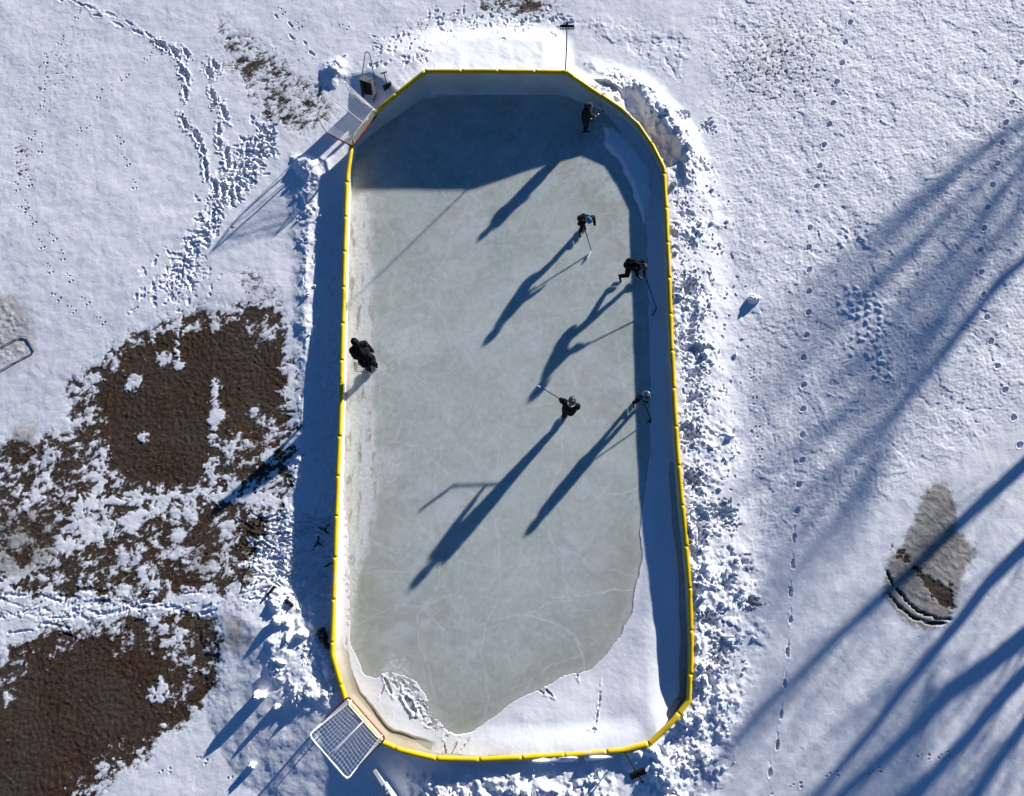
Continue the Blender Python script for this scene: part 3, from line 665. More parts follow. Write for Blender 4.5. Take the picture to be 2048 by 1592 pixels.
base = mixc(n, l, ramp(n, l, noise(n, l, pos, 28, 4, .8), .60, .74, (0, 0, 0), (.7, .7, .7)), base, (.78, .8, .82, 1))
base = mixc(n, l, ramp(n, l, noise(n, l, pos, 1.1, 4, .5, 1.2), .52, .75), base, (.42, .415, .385, 1))
tm = n.new('ShaderNodeMath'); tm.operation = 'MULTIPLY'; l.new(sep.outputs[2], tm.inputs[0]); tm.inputs[1].default_value = .42
base = mixc(n, l, tm.outputs[0], base, (.70, .74, .73, 1))
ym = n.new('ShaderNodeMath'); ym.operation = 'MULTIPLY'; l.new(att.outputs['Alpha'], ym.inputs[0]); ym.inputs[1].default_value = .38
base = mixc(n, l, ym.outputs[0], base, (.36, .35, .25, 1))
c = mixc(n, l, sep.outputs[0], base, (.80, .82, .84, 1)); dm = n.new('ShaderNodeMath'); dm.operation = 'MULTIPLY'; l.new(sep.outputs[1], dm.inputs[0]); dm.inputs[1].default_value = .85
c = mixc(n, l, dm.outputs[0], c, (.26, .20, .13, 1))
l.new(c, p.inputs['Base Color'])
rr = n.new('ShaderNodeMapRange'); l.new(sep.outputs[0], rr.inputs[0]); rr.inputs[3].default_value = .30; rr.inputs[4].default_value = .8; l.new(rr.outputs[0], p.inputs['Roughness'])
p.inputs['Specular IOR Level'].default_value = .35; p.inputs['IOR'].default_value = 1.31; p.inputs['Subsurface Weight'].default_value = .85; p.inputs['Subsurface Radius'].default_value = (.13, .19, .24); p.inputs['Subsurface Scale'].default_value = 1.0
b1 = n.new('ShaderNodeBump'); b1.inputs['Strength'].default_value = .25; b1.inputs['Distance'].default_value = .004; l.new(noise(n, l, pos, 9, 8, .7), b1.inputs['Height']); l.new(b1.outputs[0], p.inputs['Normal'])
ice = link('ice', ime, im); tag(ice, kind='structure')

# ------------------------------------------------------------------ BOARDS
cen = sum((Vector((p.x, p.y, 0)) for p in RIMW), Vector())/NR
boards = empty('rink_boards', (cen.x, cen.y, 0), 'low white backyard rink boards topped with yellow foam bumper around the ice', 'rink boards')
def par(o, root):
    o.parent = root; o.matrix_parent_inverse = Matrix.Translation(-Vector(root.location)); return o
def inw(i):
    a = RIMW[i-1]; b = RIMW[(i+1) % NR]; t = (b-a); t.z = 0; t.normalize(); return Vector((-t.y, t.x, 0))
# orientation: make sure the normal points to the centre
sgn = 1 if (cen-RIMW[5]).dot(inw(5)) > 0 else -1
side_runs = [(0, 2), (2, 7), (7, 16), (16, 18), (18, 25), (25, 28), (28, 34), (34, 39)]
for a, b in side_runs:
    bm = bmesh.new(); rows = []
    for k in range(a, b+1):
        p = RIMW[k % NR]; nn = inw(k % NR)*sgn; pr = []
        for off, z in ((-.012, -.35), (-.012, p.z), (-.034, p.z), (-.034, -.35)): pr.append(bm.verts.new((p.x+nn.x*off, p.y+nn.y*off, z)))
        rows.append(pr)
    for r0, r1 in zip(rows, rows[1:]):
        for q in range(4): bm.faces.new((r0[q], r0[(q+1) % 4], r1[(q+1) % 4], r1[q]))
    bm.faces.new(rows[0]); bm.faces.new(rows[-1][::-1])
    par(done(bm, 'board_panel', M['board']), boards)
# white liner skirt: from under the bumper down to the ice, gently creased
def rimpath(step):
    P = []
    for i in range(NR):
        a = RIMW[i]; b = RIMW[(i+1) % NR]; k = max(1, round((b-a).length/step)); na = inw(i)*sgn; nb_ = inw((i+1) % NR)*sgn
        for j in range(k): t = j/k; P.append((a.lerp(b, t), na.lerp(nb_, t).normalized()))
    return P
RP = rimpath(.06)
bm = bmesh.new(); rows = []; arc = 0; last = None
for k, (p, nn) in enumerate(RP):
    if last is not None: arc += (p-last).length
    last = p; r = []
    prof = [(.0, p.z-.01), (.008, p.z*.85), (.012, p.z*.62), (.018, p.z*.4), (.03, p.z*.2), (.05, .03), (.08, -.03)]
    wv_ = float(sst(-2.2, -3.4, p.y)*sst(-2.4, -3.3, p.x))
    for m_, (off, z) in enumerate(prof):
        off = off*(1+3.2*wv_); z = z if m_ < 3 else z*(1-.0*wv_)+.03*wv_*(m_ == 6)
        wr_ = (mnoise.noise(Vector((arc*2.3+z*2, z*4, 3)))*.022+abs(mnoise.noise(Vector((arc*6+z*5, z*2, 9))))*.016)*(0 if m_ == 0 else min(1, p.z*1.2))
        r.append(bm.verts.new((p.x+nn.x*(off+wr_), p.y+nn.y*(off+wr_), z)))
    rows.append(r)
for k in range(len(rows)):
    r0, r1 = rows[k], rows[(k+1) % len(rows)]
    for q in range(6): bm.faces.new((r0[q], r0[q+1], r1[q+1], r1[q]))
par(done(bm, 'liner', M['liner'], sm=True), boards)
# bumper: lengths of split foam tube, one after another
tot = sum((RIMW[(i+1) % NR]-RIMW[i]).length for i in range(NR)); nseg = 48; ln = tot/nseg
RP2 = rimpath(.10); cum = [0]
for k in range(len(RP2)): cum.append(cum[-1]+(RP2[(k+1) % len(RP2)][0]-RP2[k][0]).length)
def rat(s):
    s %= cum[-1]; k = int(np.searchsorted(cum, s, side='right')-1); k = min(k, len(RP2)-1)
    t = (s-cum[k])/(cum[k+1]-cum[k]+1e-9); return RP2[k][0].lerp(RP2[(k+1) % len(RP2)][0], t)
L_ = cum[-1]; step = L_/nseg
for sgm in range(nseg):
    s0 = sgm*step+.003; s1 = (sgm+1)*step-.003; q = 14
    pts = [rat(s0+(s1-s0)*t/q) for t in range(q+1)]
    tw = random.uniform(-.008, .008)
    pts = [p+Vector((tw+mnoise.noise(p*.9)*.012, tw, .0+mnoise.noise(p*1.3+Vector((5, 0, 0)))*.008)) for p in pts]
    bm = bmesh.new(); ring_tube(bm, pts, [.074]+[.077]*(q-1)+[.074], 14)
    par(done(bm, 'bumper_cap', M['yellow'], sm=True), boards)

# ------------------------------------------------------------------ GOALS
def bar(bm, P, r, n=1, seg=8):
    ring_tube(bm, P, r, seg)
def rounded(P, r=.16, k=5):
    P = [Vector(p) for p in P]; R = [P[0]]
    for a, b, c_ in zip(P, P[1:], P[2:]):
        u = (a-b).normalized()*r; v = (c_-b).normalized()*r
        for i in range(k+1):
            t = i/k; R.append((b+u)*(1-t)**2+b*2*t*(1-t)+(b+v)*t**2)
    R.append(P[-1]); return R
def goal(pL, pR, z, tilt, label, drop=0):
    """pL, pR: survey pixels of the crossbar ends; the cage lies on its mouth, crossbar over the boards"""
    a = W(pL[0], pL[1], z); b = W(pR[0], pR[1], z); nin = (cen-(a+b)/2); nin.z = 0; nin.normalize(); ab = (b-a).normalized(); nin = (nin-ab*nin.dot(ab)).normalized(); a = a+nin*.14; b = b+nin*.14; c0 = (a+b)/2; ex = (b-a); ex.z = 0; wd = ex.length; ex.normalize()
    eo = Vector((ex.y, -ex.x, 0))
    if eo.dot(cen-c0) > 0: eo = -eo
    eo = (eo*math.cos(tilt)+Vector((0, 0, -math.sin(tilt)))).normalized(); eu = ex.cross(eo)
    if eu.z < 0: eu = -eu
    hw = wd/2; Hh = 1.15
    T = lambda x, y, zz: ex*x+eo*(Hh-zz)+eu*y                  # upright goal coordinates -> lying down
    root = empty('hockey_goal', c0, label, 'hockey goal', 'hockey goals tipped over the boards')
    def mk(nm, P, r, m, par_=root, seg=8):
        bm = bmesh.new(); ring_tube(bm, [T(*q) for q in P], r, seg); return done(bm, nm, m, par_, sm=True)
    mk('mouth_frame', rounded([(-hw, 0, 0), (-hw, 0, Hh), (hw, 0, Hh), (hw, 0, 0)], .12), .030, M['red'])
    mk('base_frame', rounded([(-hw, 0, 0), (-hw, .92, 0), (hw, .92, 0), (hw, 0, 0)], .2), .028, M['white'])
    sw = hw*.80
    mk('top_shelf', rounded([(-sw-.03, .02, Hh), (-sw, .34, Hh), (sw, .34, Hh), (sw+.03, .02, Hh)], .12), .018, M['white'])
    mk('centre_support', [(0, .34, Hh), (0, .5, Hh*.75), (0, .80, .35), (0, .92, 0)], .014, M['white'])
    # net: strings knotted in squares over shelf, back and both sides
    bm = bmesh.new(); sp = .09; rr = .0030
    def string(P):
        ring_tube(bm, [T(*q) for q in P], rr, 3, cap=False)
    def back(x, t):   # t 0 at shelf rear, 1 at base rear
        hwid = sw+(hw-sw)*t; sag = .10*math.sin(PI*t)*math.cos(x*1.2)+.03*math.sin(x*5+t*4)
        return (x*hwid, .34+.58*t-sag, Hh*(1-t)+.02)
    nv = int(2*hw/sp)
    for i in range(nv+1):
        x = -1+2*i/nv; string([(x*sw, .02, Hh)]+[(x*sw, .34, Hh)]+[back(x, t/10) for t in range(11)])
    nh = int(1.25/sp)
    for j in range(nh+1):
        t = j/nh; string([back(-1+2*k/16, t) for k in range(17)])
    for j in range(1, 6): string([(-sw, .34*j/6, Hh), (sw, .34*j/6, Hh)])
    for s_ in (-1, 1):
        for j in range(1, nh+1):
            t = j/nh; bx = back(s_, t); string([(s_*hw, 0, bx[2]), ((s_*hw+bx[0])/2-s_*.03, bx[1]/2, bx[2]-.01), bx])
        for k in range(1, 14):
            f = k/14; string([(s_*(sw+(hw-sw)*t/6)*1.0+s_*(hw-sw)*(1-t/6)*(1-f)*.9, back(s_, t/6)[1]*f, Hh*(1-t/6)) for t in range(7)])
    done(bm, 'net', M['net'], root)
    return root
goal((764, 1484), (690, 1400), .62, .17, 'white and red hockey goal tipped onto the boards at the bottom left corner')
goal((699, 289), (752, 219), .74, .16, 'hockey goal with slack net tipped over the boards at the top left corner')

A_ = math.radians
# ------------------------------------------------------------------ FLOODLIGHT POLES
def flood(base, top, label, yaw, hz_, tilt=0):
    b = Vector(base); root = empty('floodlight_pole', b, label, 'floodlight pole', 'floodlight poles fixed to the boards')
    d = Vector(top)-b
    bm = bmesh.new(); ring_tube(bm, [Vector((0, 0, -.6)), d*.5, d], [.024, .021, .018], 8); done(bm, 'pole', M['rubber'], root, sm=True)
    bm = bmesh.new(); ring_tube(bm, [d-Vector((0, 0, .02)), d+Vector((0, 0, .05))], [.04, .03], 8); done(bm, 'pole_tip', M['rubber'], root)
    R = Matrix.Rotation(yaw, 3, 'Z') @ Matrix.Rotation(tilt, 3, 'X'); c = d*hz_
    bm = bmesh.new(); box(bm, c+R @ Vector((0, .07, 0)), (.44, .07, .20), R)
    for k in range(9): box(bm, c+R @ Vector((-.2+.05*k, .0, 0)), (.012, .09, .19), R)
    head = done(bm, 'lamp_head', M['rubber'], root)
    bm = bmesh.new(); box(bm, c+R @ Vector((0, .108, 0)), (.39, .006, .16), R); done(bm, 'lens', M['tubrim'], head)
    bm = bmesh.new(); ring_tube(bm, [c+R @ Vector(q) for q in ((-.24, .07, -.02), (-.24, .0, .2), (.24, .0, .2), (.24, .07, -.02))], .008, 6); done(bm, 'bracket', M['rubber'], root)
    return root
b = W(1132, 143, 1.2); t = W(1134, 47, 3.15); b.x += .0
flood(b, t, 'thin black floodlight pole at the top right corner of the boards', 0, .90, A_(38))
b = W(1249, 1504, .4); flood(b, (b.x+.05, b.y-.02, 3.1), 'black floodlight pole with dark lamp head below the bottom edge of the rink', math.radians(22), .82, A_(-50))

# ------------------------------------------------------------------ PEOPLE
def vremesh(parts, vox, name, m, parent, smooth_it=4, wrinkle=0, wsc=9, seed=0):
    """parts: tapered capsules (p0,p1,r0,r1); fused into one continuous surface"""
    bm = bmesh.new()
    for p0, p1, r0, r1 in parts:
        p0 = Vector(p0); p1 = Vector(p1); d = p1-p0; Ld = d.length
        if Ld < 1e-5:
            bmesh.ops.create_icosphere(bm, subdivisions=3, radius=r0, matrix=Matrix.Translation(p0)); continue
        q = d.to_track_quat('Z', 'Y').to_matrix().to_4x4(); k = 5; rings = []
        prof = [(-r0*math.cos(a), r0*math.sin(a)) for a in [PI/2*i/k for i in range(0, k)]]+[(0, r0)]
        prof += [(Ld, r1)]+[(Ld+r1*math.sin(a), r1*math.cos(a)) for a in [PI/2*i/k for i in range(1, k+1)]]
        mt = Matrix.Translation(p0) @ q; sg = 12; rows = []
        for zz, rr in prof:
            if rr < 1e-6: rows.append([bm.verts.new(mt @ Vector((0, 0, zz)))])
            else: rows.append([bm.verts.new(mt @ Vector((rr*math.cos(2*PI*i/sg), rr*math.sin(2*PI*i/sg), zz))) for i in range(sg)])
        for A, B in zip(rows, rows[1:]):
            for i in range(sg):
                j = (i+1) % sg
                if len(A) == 1 and len(B) > 1: bm.faces.new((A[0], B[j], B[i]))
                elif len(B) == 1 and len(A) > 1: bm.faces.new((A[i], A[j], B[0]))
                elif len(A) > 1: bm.faces.new((A[i], A[j], B[j], B[i]))
    me = bpy.data.meshes.new('tmp'); bm.to_mesh(me); bm.free()
    o = bpy.data.objects.new('tmp', me); COL.objects.link(o)
    r = o.modifiers.new('r', 'REMESH'); r.mode = 'VOXEL'; r.voxel_size = vox; r.use_smooth_shade = True
    s = o.modifiers.new('s', 'SMOOTH'); s.iterations = smooth_it; s.factor = .5
    dg = bpy.context.evaluated_depsgraph_get(); nm = bpy.data.meshes.new_from_object(o.evaluated_get(dg))
    bpy.data.objects.remove(o); bpy.data.meshes.remove(me); nm.name = name; nm.materials.clear()
    if wrinkle:
        nrm = [v.normal.copy() for v in nm.vertices]
        for v, nn in zip(nm.vertices, nrm):
            v.co += nn*(mnoise.noise(v.co*wsc+Vector((seed, 0, 0)))*wrinkle+mnoise.noise(v.co*wsc*2.3+Vector((0, seed, 0)))*wrinkle*.5)
    smooth(nm); return link(name, nm, m, parent)
def lerp(a, b, t): return a+(b-a)*t
def ik(a, b, l1, l2, pole):
    d = b-a; D = min(d.length, (l1+l2)*.995); dn = d.normalized(); x = (l1*l1-l2*l2+D*D)/(2*D); h = math.sqrt(max(0, l1*l1-x*x))
    pl = pole-dn*pole.dot(dn); pl.normalize(); return a+dn*x+pl*h, a+dn*D
def person(base, face, height, label, jacket, pants, feet, hands, lean=20, side=0, crouch=.0, headgear='helmet', hmat=None, cage=True, look=20, fat=1.0, boots=False, jk='jacket', hood=False, collar=None, headyaw=0, pf=0, elbow=.8, ct=.016):
    """base: ground point; face: heading in radians; feet/hands: local metres (x right, y forward, z up), hands may be world Vectors"""
    B = Vector(base); root = empty('person', B, label, 'person')
    f = Vector((math.cos(face), math.sin(face), 0)); r = Vector((f.y, -f.x, 0)); u = Vector((0, 0, 1))
    s = height/1.78
    Lc = lambda v: (v-B) if isinstance(v, Vector) else r*v[0]+f*v[1]+u*v[2]
    sole = .085
    le = math.radians(lean); sdn = math.radians(side)
    pel = Lc((0, -.28*s*math.sin(le)+pf, (.93-crouch)*s+sole))
    ax_ = (u*math.cos(le)+f*math.sin(le)); ax_ = (ax_*math.cos(sdn)+r*math.sin(sdn)).normalized()
    chest = pel+ax_*.30*s; neckb = pel+ax_*.50*s; ls_ = neckb-r*.19*s-ax_*.03*s; rs2 = neckb+r*.19*s-ax_*.03*s
    lk = math.radians(look); fh = (Matrix.Rotation(headyaw, 3, 'Z') @ f)
    hd = (ax_*.6+u*.6+f*.15).normalized(); head = neckb+hd*.20*s; up_ = (u*math.cos(lk)+fh*math.sin(lk)).normalized(); fwd = (fh*math.cos(lk)-u*math.sin(lk)).normalized(); rt = fwd.cross(up_)
    hr = .098*(.55*s+.45)
    hips = [pel-r*.09*s, pel+r*.09*s]; ank = []; knee = []; toe = []
    for i, ft in enumerate(feet):
        p = Lc((ft[0], ft[1], (ft[2] if len(ft) > 2 else 0)+sole+.06*s)); ta = math.radians(ft[3] if len(ft) > 3 else 0)
        tdir = f*math.cos(ta)+r*math.sin(ta); tz = math.radians(ft[4] if len(ft) > 4 else 0); tdir = tdir*math.cos(tz)-u*math.sin(tz)
        kn, an = ik(hips[i], p, .43*s, .42*s, f+r*(.25 if i else -.25)); ank.append(an); knee.append(kn); toe.append(tdir)
    sh_ = [ls_, rs2]; elb = []; wri = []
    for i, hv in enumerate(hands):
        p = Lc(hv); e, wv = ik(sh_[i], p, .28*s, .26*s, -f*.6+(r if i else -r)*elbow-u*.5); elb.append(e); wri.append(wv)
    # body: one continuous skin
    bp = [(pel, chest, .10*s, .11*s), (chest, neckb-ax_*.05*s, .11*s, .09*s), (ls_, rs2, .05*s, .05*s), (neckb-ax_*.03*s, head, .05*s, .05*s),
          (head, head+up_*hr*.35, hr, hr*.92), (head-up_*hr*.45+fwd*hr*.25, head-up_*hr*.75+fwd*hr*.35, hr*.7, hr*.5),
          (head+fwd*hr*.95+up_*.01, head+fwd*hr*1.18-up_*hr*.18, hr*.13, hr*.2), (head+fwd*hr*.85+up_*hr*.3-rt*hr*.4, head+fwd*hr*.85+up_*hr*.3+rt*hr*.4, hr*.16, hr*.16),
          (head+fwd*hr*.82-up_*hr*.55-rt*hr*.2, head+fwd*hr*.82-up_*hr*.55+rt*hr*.2, hr*.14, hr*.14),
          (head-rt*hr*1.0, head-rt*hr*1.05+up_*hr*.2, hr*.2, hr*.18), (head+rt*hr*1.0, head+rt*hr*1.05+up_*hr*.2, hr*.2, hr*.18)]
    for i in (0, 1):
        bp += [(hips[i], knee[i], .075*s, .052*s), (knee[i], ank[i], .05*s, .035*s), (ank[i]-toe[i]*.03*s, ank[i]+toe[i]*.14*s-u*.03*s, .035*s, .028*s),
               (sh_[i], elb[i], .048*s, .038*s), (elb[i], wri[i], .036*s, .026*s), (wri[i], wri[i]+(wri[i]-elb[i]).normalized()*.07*s, .028*s, .03*s)]
    body = vremesh(bp, .011, 'body', M['skin'], root, 2)
    for sx in (-1, 1):
        bm = bmesh.new(); bmesh.ops.create_icosphere(bm, subdivisions=2, radius=hr*.11, matrix=Matrix.Translation(head+fwd*hr*.93+up_*hr*.08+rt*hr*.36*sx)); done(bm, 'eye', M['eye'], root, sm=True)
    # jacket
    g = fat; hem = pel-ax_*.10*s
    jp = [(hem-r*.07*s, chest-r*.08*s, .115*s*g, .125*s*g), (hem+r*.07*s, chest+r*.08*s, .115*s*g, .125*s*g), (chest-r*.08*s, ls_+r*.06*s-ax_*.05*s, .125*s*g, .09*s*g), (chest+r*.08*s, rs2-r*.06*s-ax_*.05*s, .125*s*g, .09*s*g),
          (chest-f*.03*s, neckb-ax_*.06*s-f*.02*s, .12*s*g, .10*s*g), (neckb-ax_*.04*s, neckb+hd*.04*s, .08*s, .07*s)]
    for i in (0, 1):
        jp += [(sh_[i], elb[i], .082*s*g, .066*s*g), (elb[i], wri[i]-(wri[i]-elb[i]).normalized()*.03*s, .066*s*g, .05*s*g)]
    if jk == 'coat': jp += [(hips[0]+u*.02, lerp(hips[0], knee[0], .55), .13*s*g, .125*s*g), (hips[1]+u*.02, lerp(hips[1], knee[1], .55), .13*s*g, .125*s*g), (chest-ax_*.05*s, neckb-ax_*.1*s, .17*s*g, .13*s*g), (neckb-ax_*.02*s, ls_-ax_*.02*s, .11*s*g, .10*s*g), (neckb-ax_*.02*s, rs2-ax_*.02*s, .11*s*g, .10*s*g), (lerp(hips[0], hips[1], .5), lerp(knee[0], knee[1], .5)*.6+lerp(hips[0], hips[1], .5)*.4, .14*s*g, .14*s*g)]
    if hood: jp += [(neckb-fwd*.06*s, head-fwd*.05, .085*s, hr*1.05), (head-fwd*.03, head-fwd*.02+up_*hr*.5, hr*1.22, hr*1.15)]
    vremesh(jp, .013, jk, jacket, root, 3, .012*s, 9, B.x*7)
    if collar:
        bm = bmesh.new(); c1 = neckb+hd*.035*s; Q = [c1+(r*math.cos(a)+f*math.sin(a))*(.09*s+ct)+u*.01 for a in [2*PI*i/14 for i in range(14)]]; ring_tube(bm, Q, ct, 6, closed=True); done(bm, 'collar', collar, root, sm=True)
    tp = [(pel+ax_*.03*s-r*.05*s, pel+ax_*.03*s+r*.05*s, .105*s, .105*s)]
    for i in (0, 1): tp += [(hips[i], knee[i], .10*s*g, .075*s*g), (knee[i], ank[i]+(knee[i]-ank[i]).normalized()*.05*s, .072*s*g, .06*s*g)]
    vremesh(tp, .013, 'trousers', pants, root, 3, .012*s, 8, B.y*5)
    # skates: boot, holder and steel runner
    for i in (0, 1):
        an = ank[i]; td = toe[i]; hl = an-td*.05*s-u*.045*s; bl = an+td*.19*s-u*.05*s
        sk = vremesh([(an+u*.05*s, an-u*.03*s, .052*s, .045*s), (hl, bl, .046*s, .038*s), (an, bl, .045*s, .034*s)], .008, 'skate', M['foot'], root, 2)
        if not boots:
            bm = bmesh.new(); dd = (bl-hl); mid = (hl+bl)/2-u*(.045*s+.03); R = dd.normalized().to_track_quat('Y', 'Z').to_matrix()
            box(bm, mid, (.012, .26*s, .045), R); done(bm, 'blade_holder', M['white'], sk)
            bm = bmesh.new(); box(bm, mid-u*.027, (.004, .28*s, .014), R); done(bm, 'runner', M['steel'], sk)
    # gloves: palm, four bent fingers and a thumb
    for i in (0, 1):
        wv = wri[i]; fd = (wv-elb[i]).normalized(); sdv = fd.cross(u)
        if sdv.length < .1: sdv = r.copy()
        sdv.normalize(); dn = -(sdv.cross(fd)); dn = dn if dn.z < 0 else -dn; hs = (.5*s+.5)
        palm = wv+fd*.05*hs
        gp = [(wv-fd*.055*hs, wv+fd*.01, .052*hs, .04*hs), (wv, palm+fd*.02, .036*hs, .036*hs), (palm-sdv*.026*hs, palm+sdv*.026*hs, .026*hs, .026*hs)]
        for k, lf in enumerate((.032, .038, .036, .028)):
            o_ = sdv*(-.034+.0227*k)*hs; k0 = palm+fd*.03*hs+o_; k1 = k0+(fd*.8+dn*.5).normalized()*lf*hs; k2 = k1+(fd*.1+dn).normalized()*lf*.85*hs; k3 = k2+(-fd*.8+dn*.4).normalized()*lf*.6*hs
            gp += [(k0, k1, .0115*hs, .011*hs), (k1, k2, .011*hs, .010*hs), (k2, k3, .010*hs, .009*hs)]
        tside = sdv*(1 if i == 0 else -1); t0 = wv+fd*.03*hs+tside*.03*hs; t1 = t0+(fd*.5+tside*.6+dn*.4).normalized()*.035*hs; t2 = t1+(dn*.9+fd*.3-tside*.2).normalized()*.03*hs
        gp += [(t0, t1, .014*hs, .012*hs), (t1, t2, .012*hs, .010*hs)]
        gl = vremesh(gp, .0055, 'glove', M['glove'], root, 1)
        if collar or not boots:
            bm = bmesh.new(); Q = [wv-fd*.05*hs+(sdv*math.cos(a)+dn*math.sin(a))*.051*hs for a in [2*PI*q/12 for q in range(12)]]; ring_tube(bm, Q, .006, 5, closed=True); done(bm, 'cuff_stripe', M['gstripe'], gl, sm=True)
    # headgear
    if headgear == 'helmet':
        R2 = hr*1.22
        hp = [(head+up_*hr*.30-fwd*hr*.15, head+up_*hr*.34+fwd*hr*.25, R2, R2*.96), (head-fwd*hr*.25-up_*hr*.1, head-fwd*hr*.2+up_*hr*.2, R2*.97, R2)]
        he = vremesh(hp, .010, 'helmet', hmat, root, 2)
        bm = bmesh.new()
        for sx in (-1, 0, 1):                              # raised ridges front to back
            Q = [head+up_*(hr*.32+R2*1.0*math.cos(a))+fwd*(R2*1.13*math.sin(a)+hr*.05)+rt*sx*hr*.5*1.0 for a in [-1.0+.25*q for q in range(9)]]
            if sx: Q = [q-up_*hr*.12 for q in Q]
            ring_tube(bm, Q, .007, 5)
        done(bm, 'ridge', M['helm_black'] if hmat is not M['helm_black'] else M['helm_grey'], he, sm=True)
        for k in range(3):
            bm = bmesh.new()
            Q = [head+up_*(hr*.3+R2*1.01*math.cos(.45+.1*k))+fwd*(-.45+.5*k)*R2+rt*R2*.62*math.sin(a)+up_*0*a for a in (-.5, -.2, .2, .5)]
            ring_tube(bm, Q, .006, 5)
            done(bm, 'vent', M['gstripe'], he, sm=True)
        if cage:
            bm = bmesh.new()
            for k in range(6):
                zc = .25-.24*k; Q = [head+up_*hr*zc+fwd*(math.cos(a)*hr*1.5)+rt*math.sin(a)*hr*1.12 for a in [-1.35+.3*q for q in range(10)]]; ring_tube(bm, Q, .0028, 4)
            for k in range(7):
                a = -1.2+.4*k; ring_tube(bm, [head+up_*hr*zc+fwd*(math.cos(a)*hr*1.5)+rt*math.sin(a)*hr*1.12 for zc in (.3, -.2, -.7, -1.0)], .0028, 4)
            done(bm, 'face_cage', M['helm_black'], he)
    elif headgear == 'beanie':
        he = vremesh([(head+up_*hr*.30-fwd*hr*.1, head+up_*hr*.5-fwd*hr*.15, hr*1.14, hr*1.02), (head+up_*hr*1.35-fwd*hr*.2, head+up_*hr*1.4-fwd*hr*.2, hr*.25, hr*.25)], .009, 'beanie', M['beanie'], root, 2, .004, 30)
        bm = bmesh.new(); Q = [head+up_*hr*.35+(fwd*math.cos(a)*1.0+rt*math.sin(a))*hr*1.13-fwd*hr*.05 for a in [2*PI*q/20 for q in range(20)]]; ring_tube(bm, Q, .017, 8, closed=True); done(bm, 'brim', M['beanie'], he, sm=True)
    return root, B, dict(l=wri[0]+B, r=wri[1]+B, head=head+B)

def stick(butt, heel, bdir, label, taped=True, bl=.31, blade_mat=None, tape_bands=(), prnt=False):
    butt = Vector(butt); heel = Vector(heel); bdir = Vector(bdir).normalized(); root = empty('hockey_stick', heel, label, 'hockey stick')
    d = (heel-butt); dn = d.normalized(); q = dn.to_track_quat('Y', 'Z').to_matrix(); a = butt-heel
    bm = bmesh.new(); box(bm, a*.5, (.024, d.length, .032), q); sh = done(bm, 'shaft', M['shaft'], root, bev=.005)
    bm = bmesh.new(); box(bm, a*.955, (.030, d.length*.09, .038), q); done(bm, 'grip_tape', M['tape'], root, bev=.006)
    for t0, t1 in tape_bands:
        bm = bmesh.new(); box(bm, a*(1-(t0+t1)/2), (.029, d.length*(t1-t0), .037), q); done(bm, 'tape_band', M['tape'], root)
    if prnt:
        for k in range(3):
            bm = bmesh.new(); box(bm, a*(.35-.06*k), (.027, .07, .035), q); done(bm, 'printed_band', M['purple'], root)
    # blade: curved plate standing on its edge
    side = bdir.cross(Vector((0, 0, 1))).normalized(); bm = bmesh.new(); n_ = 9; rows = []
    up_ = -dn if abs(dn.z) > .25 else Vector((0, 0, 1)); up_ = (up_-bdir*up_.dot(bdir)); up_.z = max(up_.z, .35); up_.normalize(); up_ = (up_*.6+Vector((0, 0, .5))).normalized()
    if abs(bdir.z) > .6: up_ = (-dn-bdir*(-dn).dot(bdir)).normalized(); side = bdir.cross(up_).normalized()
    for k in range(n_):
        t = k/(n_-1); c = bdir*(bl*t-.01)+side*(.035*t*t); h = .068*(1-.15*t) if k < n_-1 else .045; c = c+up_*(.0 if k < n_-1 else .01)
        rows.append([bm.verts.new(c+side*sx*.006+up_*zz) for sx, zz in ((-1, 0), (1, 0), (1, h), (-1, h))])
    for A, B_ in zip(rows, rows[1:]):
        for i in range(4): bm.faces.new((A[i], A[(i+1) % 4], B_[(i+1) % 4], B_[i]))
    bm.faces.new(rows[0]); bm.faces.new(rows[-1][::-1])
    done(bm, 'blade', blade_mat or (M['tape'] if taped else M['rubber']), root)
    return root

A_ = math.radians
# 1 -- olive coat, top right corner, facing right
g = W(1169, 261); butt = W(1181, 238, .95); heel = W(1208, 222, .24)
g1 = lerp(butt, heel, .10); g2 = lerp(butt, heel, .40)
person(g, A_(12), 1.38, 'person in olive coat and grey beanie facing the corner snow with taped stick', M['olive'], M['black'], [(-.11, .04, 0, -8), (.13, -.04, 0, 10)], [lerp(butt, heel, .08), lerp(butt, heel, .38)], lean=10, side=-10, headgear='beanie', look=25, fat=1.38, jk='coat')
stick(butt, heel, W(1198, 210, .1)-W(1208, 222, .1), 'black hockey stick with white tape bands held by the person in olive coat', taped=False, tape_bands=((.30, .36), (.55, .60), (.75, .82)))
# 2 -- blue helmet
g = W(1165, 462); heel = W(1183, 503, .03); butt = lerp(heel, W(1166, 446, .80), 1.06)
person(g, A_(-62), 1.40, 'skater in black with bright blue helmet reaching forward near the upper right boards', M['black'], M['pants'], [(.17, .06, 0, 12), (-.10, -.12, 0, -6)], [W(1189, 446, .74), lerp(heel, butt, .86)], lean=38, crouch=.08, hmat=M['helm_blue'], look=45, fat=1.28)
stick(butt, heel, W(1178, 517, .03)-W(1184, 503, .03), 'stick with white taped blade held by the skater in the bright blue helmet')
